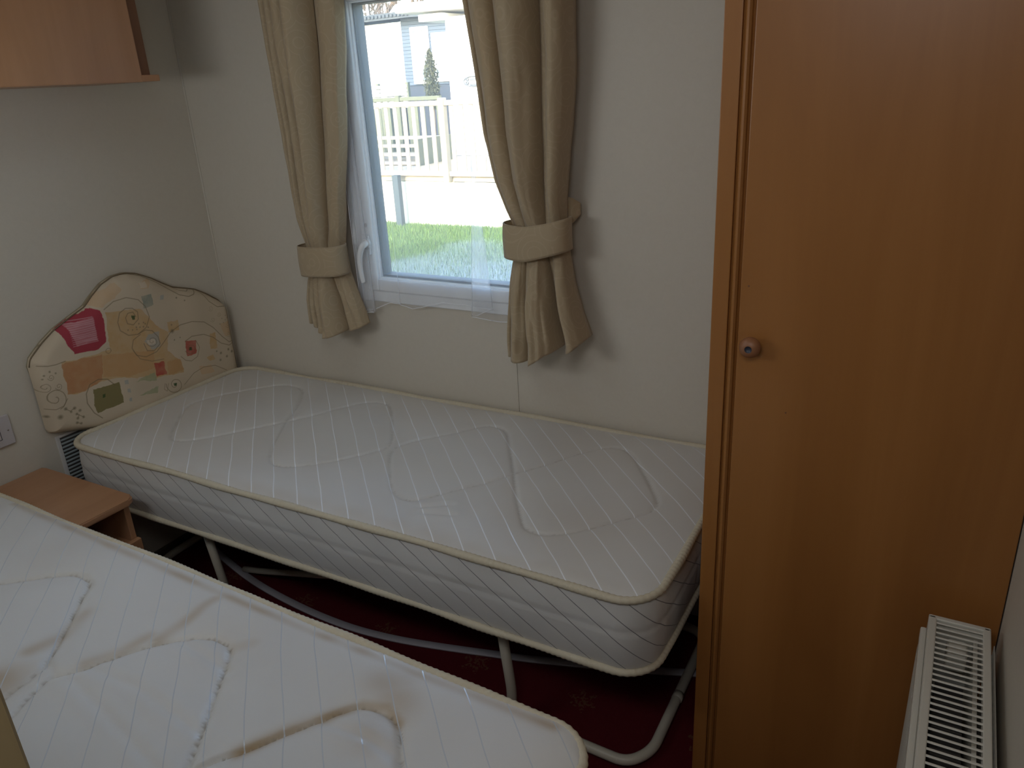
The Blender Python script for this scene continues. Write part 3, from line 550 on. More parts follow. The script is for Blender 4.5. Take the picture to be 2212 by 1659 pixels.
# ================================================================== HEADBOARD
hbt = thing('headboard', 'padded headboard with a hump, printed with swirls and a crimson square', 'headboard')
HB_TOP = [(-0.737,0.8),(-0.73,0.825),(-0.708,0.843),(-0.682,0.863),(-0.639,0.889),(-0.581,0.912),(-0.531,0.93),(-0.501,0.955),(-0.462,0.982),(-0.418,0.997),(-0.376,0.998),(-0.337,0.987),(-0.291,0.962),(-0.252,0.935),(-0.216,0.912),(-0.167,0.896),(-0.131,0.883),(-0.087,0.855),(-0.043,0.821),(-0.024,0.79)]
OPS = [('p','peach2',[(-0.516,0.955),(-0.43,0.981),(-0.421,0.956),(-0.45,0.938),(-0.496,0.917),(-0.523,0.932)]),('p','peach',[(-0.492,0.901),(-0.373,0.883),(-0.333,0.816),(-0.292,0.779),(-0.312,0.72),(-0.272,0.673),(-0.264,0.627),(-0.373,0.645),(-0.484,0.686),(-0.554,0.7),(-0.642,0.69),(-0.668,0.7),(-0.664,0.799),(-0.615,0.79),(-0.507,0.788)]),('p','orange',[(-0.666,0.792),(-0.612,0.789),(-0.533,0.781),(-0.553,0.703),(-0.612,0.69),(-0.668,0.698),(-0.665,0.755)]),('p','orange2',[(-0.533,0.777),(-0.358,0.735),(-0.373,0.679),(-0.468,0.684),(-0.548,0.709)]),('p','peach',[(-0.291,0.812),(-0.247,0.809),(-0.251,0.775),(-0.292,0.779)]),('p','orange2',[(-0.321,0.685),(-0.271,0.677),(-0.262,0.635),(-0.328,0.638)]),('p','red',[(-0.637,0.888),(-0.61,0.903),(-0.525,0.925),(-0.505,0.912),(-0.503,0.874),(-0.511,0.816),(-0.543,0.8),(-0.617,0.809),(-0.631,0.839)]),('p','pink',[(-0.614,0.896),(-0.531,0.902),(-0.536,0.827),(-0.604,0.829)]),('p','red2',[(-0.236,0.729),(-0.196,0.72),(-0.203,0.675),(-0.243,0.674)]),('p','red2',[(-0.369,0.694),(-0.333,0.692),(-0.334,0.642),(-0.374,0.65)]),('p','grey',[(-0.361,0.918),(-0.323,0.916),(-0.325,0.881),(-0.361,0.879)]),('p','grey2',[(-0.292,0.904),(-0.279,0.903),(-0.28,0.889),(-0.294,0.89)]),('p','grey2',[(-0.366,0.794),(-0.325,0.793),(-0.334,0.743),(-0.366,0.741),(-0.384,0.775)]),('p','cream',[(-0.378,0.778),(-0.348,0.776),(-0.348,0.756),(-0.375,0.757)]),('p','olive',[(-0.59,0.686),(-0.503,0.677),(-0.505,0.609),(-0.595,0.609),(-0.599,0.638)]),('p','green',[(-0.449,0.659),(-0.376,0.667),(-0.377,0.638)]),('p','green',[(-0.449,0.61),(-0.375,0.617),(-0.381,0.594)]),('p','grey2',[(-0.485,0.676),(-0.473,0.674),(-0.474,0.66),(-0.486,0.662)]),('p','grey2',[(-0.483,0.645),(-0.472,0.643),(-0.474,0.632),(-0.485,0.634)]),('p','grey2',[(-0.485,0.616),(-0.475,0.613),(-0.477,0.602),(-0.486,0.605)]),('p','peach',[(-0.164,0.645),(-0.137,0.649),(-0.132,0.629),(-0.155,0.629)]),('p','peach2',[(-0.082,0.746),(-0.019,0.74),(-0.025,0.689),(-0.073,0.695)]),('p','peach',[(-0.135,0.723),(-0.109,0.723),(-0.113,0.663),(-0.143,0.669)]),('p','peach2',[(-0.205,0.624),(-0.156,0.616),(-0.143,0.584),(-0.202,0.596)]),('p','dark',[(-0.566,0.659),(-0.558,0.658),(-0.559,0.646),(-0.568,0.648)]),('p','dark',[(-0.408,0.869),(-0.396,0.867),(-0.398,0.854),(-0.41,0.856)]),('p','dark',[(-0.226,0.704),(-0.216,0.702),(-0.217,0.692),(-0.228,0.694)]),('p','dark',[(-0.314,0.603),(-0.304,0.6),(-0.305,0.591),(-0.315,0.594)]),('p','peach2',[(-0.358,0.963),(-0.307,0.966),(-0.328,0.937),(-0.357,0.942)]),('p','cream',[(-0.356,0.965),(-0.333,0.961),(-0.331,0.941),(-0.357,0.944)]),('s','line',0.003,[(-0.529,0.931),(-0.491,0.963),(-0.453,0.987),(-0.41,0.998),(-0.369,0.993),(-0.331,0.978),(-0.286,0.946),(-0.249,0.913),(-0.218,0.887),(-0.183,0.872),(-0.158,0.873),(-0.141,0.882)]),('s','line',0.002,[(-0.225,0.916),(-0.206,0.898),(-0.179,0.888),(-0.164,0.89)]),('s','line',0.003,[(-0.127,0.878),(-0.108,0.835),(-0.078,0.807),(-0.032,0.797)]),('s','line',0.002,[(-0.096,0.861),(-0.08,0.84),(-0.057,0.829)]),('s','line',0.003,[(-0.493,0.912),(-0.457,0.928),(-0.412,0.929),(-0.374,0.912),(-0.355,0.885),(-0.349,0.848),(-0.368,0.818),(-0.402,0.805),(-0.434,0.811),(-0.458,0.834),(-0.46,0.861),(-0.447,0.888),(-0.424,0.897),(-0.401,0.891),(-0.386,0.875),(-0.389,0.852),(-0.41,0.839),(-0.429,0.848),(-0.431,0.868),(-0.42,0.88),(-0.402,0.879),(-0.396,0.862)]),('s','line',0.003,[(-0.402,0.805),(-0.374,0.811),(-0.35,0.801),(-0.334,0.776),(-0.332,0.751),(-0.358,0.735),(-0.383,0.743),(-0.389,0.769)]),('s','line',0.003,[(-0.394,0.802),(-0.422,0.792),(-0.433,0.768),(-0.423,0.74),(-0.392,0.725),(-0.351,0.729),(-0.318,0.751),(-0.284,0.777),(-0.243,0.789),(-0.195,0.787),(-0.148,0.772),(-0.115,0.742),(-0.083,0.698),(-0.057,0.67),(-0.028,0.667)]),('s','line',0.0025,[(-0.431,0.759),(-0.414,0.725),(-0.375,0.704),(-0.332,0.697)]),('s','line',0.003,[(-0.238,0.729),(-0.207,0.738),(-0.159,0.73),(-0.123,0.708),(-0.094,0.677),(-0.06,0.658),(-0.032,0.662)]),('s','line',0.0025,[(-0.196,0.72),(-0.186,0.691),(-0.201,0.662),(-0.228,0.654),(-0.25,0.664),(-0.265,0.683)]),('s','line',0.002,[(-0.218,0.697),(-0.218,0.695),(-0.218,0.694),(-0.22,0.693),(-0.221,0.692),(-0.224,0.692),(-0.226,0.692),(-0.229,0.694),(-0.231,0.696),(-0.232,0.699),(-0.232,0.702),(-0.231,0.705),(-0.229,0.707),(-0.226,0.709),(-0.222,0.71),(-0.217,0.709),(-0.213,0.707),(-0.209,0.704),(-0.206,0.7),(-0.205,0.695),(-0.205,0.69),(-0.207,0.685),(-0.211,0.682),(-0.217,0.68),(-0.223,0.68),(-0.23,0.681),(-0.236,0.685),(-0.241,0.69),(-0.245,0.696)]),('s','line',0.002,[(-0.356,0.767),(-0.355,0.766),(-0.356,0.764),(-0.356,0.763),(-0.358,0.762),(-0.36,0.762),(-0.362,0.763),(-0.364,0.764),(-0.366,0.766),(-0.367,0.768),(-0.367,0.771),(-0.366,0.773),(-0.364,0.776),(-0.361,0.778),(-0.358,0.778),(-0.354,0.778),(-0.35,0.776),(-0.347,0.773),(-0.344,0.77),(-0.343,0.765),(-0.343,0.76),(-0.345,0.756),(-0.349,0.753),(-0.354,0.751),(-0.36,0.75),(-0.366,0.752),(-0.371,0.755),(-0.376,0.76),(-0.379,0.766)]),('s','line',0.003,[(-0.726,0.807),(-0.703,0.8),(-0.679,0.797),(-0.65,0.798)]),('s','line',0.002,[(-0.712,0.844),(-0.695,0.853),(-0.687,0.857)]),('s','line',0.0028,[(-0.704,0.703),(-0.702,0.703),(-0.7,0.701),(-0.699,0.699),(-0.698,0.696),(-0.699,0.693),(-0.7,0.69),(-0.702,0.688),(-0.706,0.686),(-0.71,0.686),(-0.714,0.688),(-0.718,0.69),(-0.722,0.695),(-0.724,0.7),(-0.724,0.706),(-0.723,0.712),(-0.72,0.718),(-0.715,0.722),(-0.709,0.724),(-0.701,0.725),(-0.694,0.722),(-0.687,0.717),(-0.681,0.71),(-0.678,0.702),(-0.677,0.692),(-0.679,0.682),(-0.684,0.674),(-0.691,0.667),(-0.7,0.664)]),('s','line',0.0025,[(-0.732,0.673),(-0.712,0.666),(-0.689,0.67),(-0.673,0.687)]),('s','line',0.0018,[(-0.7,0.764),(-0.7,0.764),(-0.701,0.763),(-0.701,0.762),(-0.702,0.762),(-0.703,0.762),(-0.704,0.762),(-0.705,0.763),(-0.706,0.764),(-0.707,0.765),(-0.707,0.767),(-0.706,0.768),(-0.705,0.77),(-0.704,0.771),(-0.702,0.771),(-0.7,0.771),(-0.698,0.77),(-0.697,0.768),(-0.696,0.766),(-0.695,0.764),(-0.696,0.761),(-0.697,0.759),(-0.699,0.758),(-0.701,0.757),(-0.703,0.756),(-0.706,0.757),(-0.709,0.759),(-0.71,0.761),(-0.712,0.764)]),('s','line',0.0018,[(-0.686,0.731),(-0.686,0.731),(-0.687,0.73),(-0.687,0.729),(-0.688,0.729),(-0.689,0.729),(-0.691,0.729),(-0.692,0.73),(-0.693,0.731),(-0.693,0.733),(-0.693,0.734),(-0.693,0.736),(-0.691,0.737),(-0.69,0.738),(-0.688,0.739),(-0.686,0.738),(-0.684,0.737),(-0.682,0.736),(-0.681,0.733),(-0.68,0.731),(-0.681,0.728),(-0.682,0.725),(-0.684,0.723),(-0.687,0.722),(-0.69,0.722),(-0.693,0.723),(-0.695,0.725),(-0.698,0.728),(-0.699,0.731)]),('s','line',0.0018,[(-0.719,0.738),(-0.719,0.737),(-0.72,0.736),(-0.721,0.735),(-0.722,0.734),(-0.724,0.734),(-0.725,0.735),(-0.727,0.736),(-0.728,0.738),(-0.729,0.74),(-0.729,0.742),(-0.728,0.745),(-0.726,0.747),(-0.724,0.748),(-0.721,0.749),(-0.718,0.749),(-0.715,0.747),(-0.713,0.744),(-0.711,0.741),(-0.71,0.737),(-0.711,0.733),(-0.713,0.729),(-0.716,0.727),(-0.72,0.725),(-0.724,0.725),(-0.728,0.726),(-0.733,0.729),(-0.736,0.733),(-0.738,0.738)]),('s','line',0.0035,[(-0.585,0.587),(-0.606,0.613),(-0.619,0.65),(-0.615,0.68),(-0.597,0.704),(-0.567,0.71),(-0.538,0.7),(-0.52,0.675)]),('s','line',0.0028,[(-0.307,0.596),(-0.306,0.594),(-0.307,0.592),(-0.309,0.59),(-0.311,0.589),(-0.315,0.589),(-0.318,0.59),(-0.322,0.593),(-0.324,0.597),(-0.325,0.601),(-0.325,0.606),(-0.322,0.61),(-0.318,0.613),(-0.313,0.615),(-0.306,0.614),(-0.299,0.611),(-0.293,0.607),(-0.289,0.6),(-0.287,0.592),(-0.288,0.585),(-0.291,0.578),(-0.298,0.573),(-0.306,0.57),(-0.316,0.571),(-0.326,0.575),(-0.335,0.582),(-0.341,0.591),(-0.345,0.601),(-0.344,0.612)]),('s','line',0.0025,[(-0.275,0.584),(-0.229,0.61),(-0.186,0.617),(-0.137,0.607),(-0.092,0.573)]),('s','line',0.002,[(-0.504,0.782),(-0.505,0.78),(-0.506,0.779),(-0.507,0.778),(-0.508,0.777),(-0.51,0.777),(-0.512,0.776),(-0.514,0.777),(-0.515,0.778),(-0.517,0.779),(-0.518,0.78),(-0.519,0.782),(-0.52,0.783),(-0.52,0.785),(-0.52,0.787),(-0.519,0.789),(-0.518,0.79),(-0.517,0.791),(-0.515,0.792),(-0.513,0.793),(-0.511,0.793),(-0.509,0.792),(-0.507,0.792),(-0.506,0.79),(-0.504,0.789),(-0.503,0.787),(-0.503,0.785),(-0.502,0.783),(-0.503,0.781)]),('s','line',0.002,[(-0.348,0.615),(-0.355,0.597),(-0.346,0.587),(-0.335,0.611)]),('s','line2',0.0015,[(-0.107,0.809),(-0.107,0.808),(-0.107,0.807),(-0.107,0.807),(-0.108,0.806),(-0.109,0.806),(-0.111,0.807),(-0.112,0.807),(-0.113,0.808),(-0.114,0.81),(-0.114,0.811),(-0.113,0.813),(-0.112,0.814),(-0.111,0.815),(-0.109,0.815),(-0.106,0.815),(-0.104,0.814),(-0.102,0.813),(-0.101,0.811),(-0.1,0.808),(-0.1,0.806),(-0.101,0.804),(-0.103,0.802),(-0.106,0.801),(-0.109,0.801),(-0.113,0.801),(-0.116,0.803),(-0.118,0.805),(-0.12,0.808)]),('s','line2',0.0015,[(-0.076,0.779),(-0.076,0.778),(-0.077,0.778),(-0.077,0.777),(-0.078,0.777),(-0.079,0.777),(-0.08,0.777),(-0.081,0.778),(-0.082,0.779),(-0.083,0.78),(-0.083,0.781),(-0.083,0.782),(-0.082,0.783),(-0.08,0.784),(-0.078,0.784),(-0.076,0.784),(-0.074,0.783),(-0.073,0.782),(-0.071,0.78),(-0.071,0.778),(-0.071,0.776),(-0.072,0.774),(-0.074,0.773),(-0.076,0.772),(-0.079,0.772),(-0.082,0.773),(-0.084,0.774),(-0.087,0.776),(-0.088,0.779)]),('s','line2',0.0015,[(-0.109,0.769),(-0.109,0.768),(-0.109,0.767),(-0.109,0.767),(-0.11,0.766),(-0.111,0.766),(-0.113,0.767),(-0.114,0.767),(-0.115,0.768),(-0.115,0.77),(-0.116,0.771),(-0.115,0.772),(-0.114,0.774),(-0.113,0.774),(-0.111,0.775),(-0.109,0.774),(-0.106,0.774),(-0.105,0.772),(-0.103,0.77),(-0.103,0.768),(-0.103,0.766),(-0.104,0.764),(-0.106,0.762),(-0.108,0.761),(-0.111,0.761),(-0.114,0.762),(-0.117,0.763),(-0.12,0.766),(-0.121,0.768)]),('s','line2',0.0015,[(-0.044,0.73),(-0.043,0.729),(-0.044,0.728),(-0.044,0.728),(-0.045,0.727),(-0.047,0.727),(-0.048,0.728),(-0.049,0.728),(-0.051,0.73),(-0.051,0.731),(-0.052,0.733),(-0.051,0.734),(-0.05,0.736),(-0.048,0.737),(-0.046,0.737),(-0.043,0.737),(-0.041,0.736),(-0.038,0.734),(-0.037,0.732),(-0.036,0.729),(-0.036,0.726),(-0.037,0.724),(-0.039,0.722),(-0.043,0.721),(-0.046,0.721),(-0.05,0.722),(-0.054,0.723),(-0.057,0.726),(-0.059,0.73)]),('s','line2',0.0015,[(-0.034,0.7),(-0.034,0.7),(-0.034,0.699),(-0.035,0.698),(-0.036,0.698),(-0.037,0.698),(-0.039,0.698),(-0.04,0.699),(-0.041,0.7),(-0.042,0.702),(-0.042,0.703),(-0.041,0.705),(-0.04,0.706),(-0.039,0.707),(-0.036,0.707),(-0.034,0.707),(-0.032,0.706),(-0.029,0.704),(-0.028,0.702),(-0.027,0.7),(-0.027,0.697),(-0.028,0.695),(-0.031,0.693),(-0.033,0.692),(-0.037,0.692),(-0.04,0.693),(-0.044,0.695),(-0.047,0.697),(-0.048,0.7)]),('s','line2',0.0015,[(-0.05,0.696),(-0.05,0.696),(-0.05,0.695),(-0.051,0.694),(-0.052,0.694),(-0.053,0.694),(-0.054,0.694),(-0.056,0.695),(-0.057,0.696),(-0.057,0.698),(-0.058,0.699),(-0.057,0.701),(-0.056,0.702),(-0.054,0.703),(-0.052,0.703),(-0.05,0.703),(-0.047,0.702),(-0.045,0.7),(-0.044,0.698),(-0.043,0.696),(-0.043,0.693),(-0.044,0.691),(-0.046,0.689),(-0.049,0.688),(-0.053,0.688),(-0.056,0.689),(-0.059,0.691),(-0.062,0.693),(-0.064,0.696)]),('s','line2',0.0015,[(-0.031,0.759),(-0.031,0.759),(-0.031,0.758),(-0.032,0.758),(-0.033,0.757),(-0.034,0.757),(-0.035,0.758),(-0.036,0.758),(-0.037,0.759),(-0.038,0.76),(-0.038,0.762),(-0.037,0.763),(-0.036,0.764),(-0.035,0.764),(-0.033,0.765),(-0.031,0.764),(-0.03,0.764),(-0.028,0.762),(-0.027,0.761),(-0.026,0.759),(-0.026,0.757),(-0.027,0.755),(-0.029,0.754),(-0.031,0.753),(-0.034,0.753),(-0.036,0.754),(-0.039,0.755),(-0.041,0.757),(-0.042,0.759)]),('s','dot',0.0106,[(-0.687,0.659),(-0.686,0.659)]),('s','dot',0.0106,[(-0.661,0.651),(-0.66,0.651)]),('s','dot',0.0085,[(-0.673,0.644),(-0.673,0.644)]),('s','dot',0.0096,[(-0.647,0.638),(-0.646,0.638)]),('s','dot',0.0096,[(-0.641,0.614),(-0.641,0.614)]),('s','dot',0.0085,[(-0.659,0.631),(-0.658,0.631)]),('s','dot',0.0096,[(-0.659,0.617),(-0.659,0.617)]),('s','dot',0.0096,[(-0.664,0.604),(-0.664,0.604)]),('s','dot',0.0085,[(-0.652,0.597),(-0.652,0.597)]),('s','dot',0.0149,[(-0.707,0.64),(-0.706,0.64)]),('s','dot',0.0096,[(-0.732,0.648),(-0.732,0.648)]),('s','dot',0.0096,[(-0.103,0.642),(-0.102,0.642)]),('s','dot',0.0096,[(-0.08,0.622),(-0.079,0.622)]),('s','dot',0.0096,[(-0.11,0.618),(-0.11,0.618)]),('s','dot',0.0106,[(-0.053,0.632),(-0.052,0.632)]),('s','dot',0.0096,[(-0.067,0.645),(-0.067,0.644)]),('s','dot',0.0074,[(-0.119,0.654),(-0.119,0.654)]),('s','dot',0.0074,[(-0.033,0.635),(-0.032,0.634)]),('s','dot',0.0064,[(-0.702,0.783),(-0.702,0.782)]),('s','dot',0.0064,[(-0.687,0.773),(-0.687,0.773)]),('s','dot',0.0064,[(-0.718,0.775),(-0.718,0.775)]),('s','dot',0.0053,[(-0.723,0.765),(-0.723,0.765)]),('s','dot',0.0149,[(-0.278,0.778),(-0.278,0.778)]),('s','dot',0.0053,[(-0.432,0.828),(-0.432,0.828)]),('s','dot',0.0053,[(-0.417,0.824),(-0.417,0.824)]),('s','dot',0.0053,[(-0.402,0.821),(-0.402,0.821)]),('s','dot',0.0053,[(-0.391,0.837),(-0.391,0.837)]),('s','dot',0.0053,[(-0.374,0.836),(-0.374,0.836)]),('s','dot',0.0053,[(-0.378,0.823),(-0.377,0.823)]),('s','dot',0.0053,[(-0.39,0.825),(-0.39,0.825)]),('s','dot',0.0053,[(-0.369,0.831),(-0.369,0.83)]),('s','dot',0.0053,[(-0.402,0.829),(-0.402,0.828)]),('s','dot',0.0053,[(-0.362,0.817),(-0.361,0.816)]),('s','dot',0.0053,[(-0.277,0.747),(-0.277,0.746)]),('s','dot',0.0053,[(-0.254,0.748),(-0.254,0.748)]),('s','dot',0.0053,[(-0.276,0.799),(-0.275,0.799)]),('s','dot',0.0043,[(-0.05,0.767),(-0.05,0.767)]),('s','dot',0.0043,[(-0.07,0.762),(-0.07,0.762)]),('s','dot',0.0043,[(-0.055,0.752),(-0.055,0.752)]),('s','dot',0.0043,[(-0.083,0.745),(-0.083,0.745)]),('s','dot',0.0043,[(-0.066,0.745),(-0.066,0.745)]),('s','dot',0.0043,[(-0.033,0.777),(-0.032,0.777)]),('s','dot',0.0043,[(-0.042,0.756),(-0.042,0.756)]),('s','dot',0.0064,[(-0.234,0.881),(-0.233,0.881)]),('s','dot',0.0053,[(-0.205,0.864),(-0.204,0.864)]),('s','dot',0.0043,[(-0.249,0.931),(-0.249,0.93)]),('s','dot',0.0025,[(-0.687,0.659),(-0.673,0.645)]),('s','dot',0.0025,[(-0.672,0.648),(-0.661,0.651)]),('s','dot',0.0025,[(-0.659,0.631),(-0.641,0.614)]),('s','dot',0.0025,[(-0.659,0.616),(-0.652,0.627)]),('s','dot',0.0025,[(-0.664,0.604),(-0.652,0.597)]),('s','pinkline',0.0014,[(-0.608,0.903),(-0.565,0.902),(-0.533,0.901)]),('s','pinkline',0.0014,[(-0.608,0.897),(-0.566,0.894),(-0.533,0.894)]),('s','pinkline',0.0014,[(-0.609,0.891),(-0.567,0.889),(-0.534,0.888)]),('s','pinkline',0.0014,[(-0.61,0.885),(-0.567,0.885),(-0.534,0.882)]),('s','pinkline',0.0014,[(-0.61,0.879),(-0.568,0.877),(-0.534,0.876)]),('s','pinkline',0.0014,[(-0.611,0.873),(-0.568,0.87),(-0.534,0.869)]),('s','pinkline',0.0014,[(-0.611,0.867),(-0.569,0.865),(-0.534,0.863)]),('s','pinkline',0.0014,[(-0.612,0.861),(-0.57,0.857),(-0.534,0.857)]),('s','pinkline',0.0014,[(-0.612,0.855),(-0.57,0.852),(-0.535,0.85)]),('s','pinkline',0.0014,[(-0.613,0.849),(-0.57,0.848),(-0.535,0.844)]),('s','pinkline',0.0014,[(-0.613,0.843),(-0.571,0.839),(-0.535,0.838)]),('s','pinkline',0.0014,[(-0.614,0.837),(-0.571,0.836),(-0.535,0.831)]),('s','pinkline',0.0014,[(-0.615,0.831),(-0.572,0.828),(-0.535,0.825)])]
PAL = dict(peach=(.56,.37,.185), peach2=(.60,.43,.27), orange=(.50,.25,.12), orange2=(.55,.33,.155), red=(.36,.028,.055), pink=(.50,.20,.22), red2=(.45,.10,.07),
           grey=(.30,.31,.25), grey2=(.40,.39,.35), cream=(.64,.54,.42), olive=(.22,.185,.075), green=(.36,.37,.22), dark=(.04,.09,.03), line=(.20,.155,.09), line2=(.36,.29,.18), dot=(.19,.16,.10), pinkline=(.66,.45,.47))
ny_, nz_ = 620, 380
yy = np.linspace(-0.737, -0.022, ny_); zb = 0.470
top = np.interp(yy, [a for a, b in HB_TOP], [b for a, b in HB_TOP])
ker = np.hanning(15); ker /= ker.sum(); top = np.convolve(np.pad(top, 7, 'edge'), ker, 'valid')
zb_l = np.interp(yy, [-.737, -.733, -.724, -.70, -.65, -.60, 0], [.606, .594, .587, .580, .565, .545, .53])
Vv = np.linspace(0, 1, nz_); YH = np.repeat(yy[None, :], nz_, 0); ZH = zb_l[None, :] + (top - zb_l)[None, :] * Vv[:, None]
YH = YH - 0.006 * np.clip((0.68 - ZH) / 0.1, -1.2, 1)* 0
ed = np.minimum(np.minimum(YH - yy[0], yy[-1] - YH), np.minimum(ZH - zb_l[None, :], (top[None, :] - ZH) * 0.8))
XH = 0.006 + 0.044 * (1 - np.exp(-np.clip(ed, 0, None) / 0.010)) + 0.003 * (vnoise(YH, ZH, 8, 3) - .5)
colr = np.zeros(XH.shape + (3,)); colr[:] = (.60, .50, .37)
tint = vnoise(YH, ZH, 14, 9)[..., None]; colr = colr * (0.92 + 0.12 * tint)
jy = YH + 0.003 * (vnoise(YH, ZH, 120, 1) - .5) + 0.004 * (vnoise(YH, ZH, 45, 2) - .5); jz = ZH + 0.003 * (vnoise(YH, ZH, 120, 4) - .5) + 0.004 * (vnoise(YH, ZH, 45, 5) - .5)
for op in OPS:
    c_ = np.array(PAL[op[1]])
    if op[0] == 'p':
        m_ = inside(jy, jz, op[2]); wgt = (0.72 + 0.3 * vnoise(YH, ZH, 60, 6) * (0.6 + 0.8 * vnoise(YH, ZH, 200, 8)))
        if op[1] in ('red', 'olive'): wgt = wgt * 0 + 0.95
        a_ = (m_ * np.clip(wgt, 0, 1))[..., None]
    else:
        d_ = seg_dist(YH, ZH, [tuple(q) for q in op[3]]); a_ = np.clip(1.3 - d_ / (op[2] * 0.5), 0, 1)[..., None] * 0.8
    colr = colr * (1 - a_) + c_ * a_
me = grid_mesh('padded_front', XH, YH, ZH); paint(me, colr.reshape(-1, 3)); link('padded_front', me, PRINT, hbt, True)
bm = bmesh.new()
ol = [(float(a), float(b)) for a, b in zip(yy[::10], top[::10])] + [(float(a), float(b)) for a, b in zip(yy[::-20], zb_l[::-20])]
fa = [bm.verts.new((0.0005, a, b)) for a, b in ol]; fb = [bm.verts.new((0.0075, a, b)) for a, b in ol]
bm.faces.new(fa); bm.faces.new(fb)
for i in range(len(ol)): j = (i + 1) % len(ol); bm.faces.new((fa[i], fa[j], fb[j], fb[i]))
from_bm('backing_board', bm, mottled('headboard back with khaki shadow', (.34, .29, .19), (.28, .24, .16), 20), hbt)  # khaki shadow round the headboard edge put into the back cloth's colour
tube('edge_piping', [Vector((0.016, float(a), float(b) - .001)) for a, b in zip(yy[::6], top[::6])], 0.0022, PRINT if False else mat('brown edge cord', (.20, .15, .09), .7), hbt, seg=8)
clt = thing('added_ceiling_light', 'round white ceiling fitting added for the fill light', 'ceiling light')  # unseen fitting, made up to carry the ceiling fill
lathe('base_ring', [(0.10, 1.999), (0.34, 1.999), (0.35, 1.985), (0.34, 1.972), (0.33, 1.972)], UPVC, clt, 'z', (1.05, -1.05, 0), 40)
lathe('diffuser', [(0.33, 1.974), (0.31, 1.960), (0.2, 1.952), (0.01, 1.950)], mat('opal diffuser', (.8, .8, .78), .4), clt, 'z', (1.05, -1.05, 0), 40)
wl = thing('added_wall_lamp', 'long white fitting added on the front wall to carry the fill light', 'wall lamp')  # unseen fitting, made up to carry the wall fill
boxes('back_plate', [((0.50, -1.764, 1.40), (1.20, -1.735, 1.60))], UPVC, wl, 0.006, 2)
boxes('diffuser', [((0.52, -1.735, 1.41), (1.18, -1.682, 1.59))], mat('opal lamp cover', (.8, .8, .78), .4), wl, 0.015, 3)
# ================================================================== WARDROBE
wt = thing('wardrobe', 'tall honey beech wardrobe with one door and a round wooden knob', 'wardrobe')
WY, WX0, WX1 = -0.580, 1.939, 2.4445
boxes('side_panel', [((WX0, WY + .004, 0.0), (WX0 + .016, -0.001, 1.995))], OAK, wt, 0.001)
boxes('stile', [((WX0, WY, 0.0), (WX0 + .0284, WY + .018, 1.995))], OAK, wt, 0.0015, 2)
bm = bmesh.new()
sec = [(WX0 + .0284 + a * .9, WY + b) for a, b in ((0, .018), (0, .006), (.001, .004), (.003, .0055), (.0045, .002), (.0075, -.0015), (.0115, -.002), (.015, .001), (.0165, .006), (.019, .0075), (.0205, .006), (.0205, .018))]
lo = [bm.verts.new((x, y, 0.0)) for x, y in sec]; hi = [bm.verts.new((x, y, 1.995)) for x, y in sec]
bm.faces.new(lo); bm.faces.new(hi)
for i in range(len(sec)): j = (i + 1) % len(sec); bm.faces.new((lo[i], lo[j], hi[j], hi[i]))
from_bm('bead_moulding', bm, OAK, wt)
DX = WX0 + .0284 + .0192
dr = boxes('door', [((DX, WY, 0.045), (WX1, WY + .018, 1.985))], OAK, wt, 0.002, 2)
boxes('plinth', [((WX0 + .016, WY + .01, 0.0), (WX1, WY + .026, 0.042))], OAK, wt)
boxes('rear_panel', [((WX0 + .016, -0.006, 0.0), (WX1, -0.001, 1.995))], OAK, wt)
KX, KZ = 2.0128, 1.0618
lathe('knob', [(r * .9, WY - d * .9) for r, d in ((0.009, 0), (0.009, .008), (0.014, .012), (0.0195, .018), (0.0205, .024), (0.018, .031), (0.013, .0355), (0.0072, .0375), (0.0068, .0375), (0.0064, .0355))],
      [wood('pinkish turned knob', (.24, .10, .04), (.27, .115, .05), (.30, .13, .058), 1, .45), mat('dark blue knob plug', (.035, .04, .06), .4)], dr, 'y', (KX, 0, KZ), 36, split=8)
for x_, z_ in ((2.0002, 1.1626), (2.0759, 0.943)):
    lathe('knot', [(0.0016, WY - .0002), (0.0012, WY - .0004)], OAKD, dr, 'y', (x_, 0, z_), 10)

# ================================================================== RADIATOR
rt = thing('radiator', 'white panel radiator with a slatted top grille on the right wall', 'radiator')
RX0, RX1, RY0, RY1, RZ = 2.3385, 2.428, -1.42, -0.629, 0.642
boxes('top_rail', [((RX0, RY0, RZ - .018), (RX0 + .0125, RY1 - .002, RZ))], RAD, rt, 0.003, 3)
boxes('top_rail', [((RX1 - .0115, RY0, RZ - .018), (RX1, RY1 - .002, RZ))], RAD, rt, 0.003, 3)
boxes('end_cap', [((RX0, RY1 - .0105, RZ - .50), (RX1, RY1, RZ))], RAD, rt, 0.003, 3)
boxes('end_cap', [((RX0, RY0, RZ - .50), (RX1, RY0 + .010, RZ))], RAD, rt, 0.003, 3)
me = None
yk = RY1 - 0.018; first = None
while yk > RY0 + 0.02:
    if first is None:
        bm = bmesh.new(); add_box(bm, (RX0 + .0095, -0.0021, -0.0022), (RX1 - .0085, 0.0021, 0.0), 0.0008, 1)
        first = from_bm('slat', bm, RAD, rt); first.location = (0, yk, RZ - .0012)
    else:
        o = first.copy(); C.objects.link(o); o.parent = rt; o.location = (0, yk, RZ - .0012)
    yk -= 0.01302
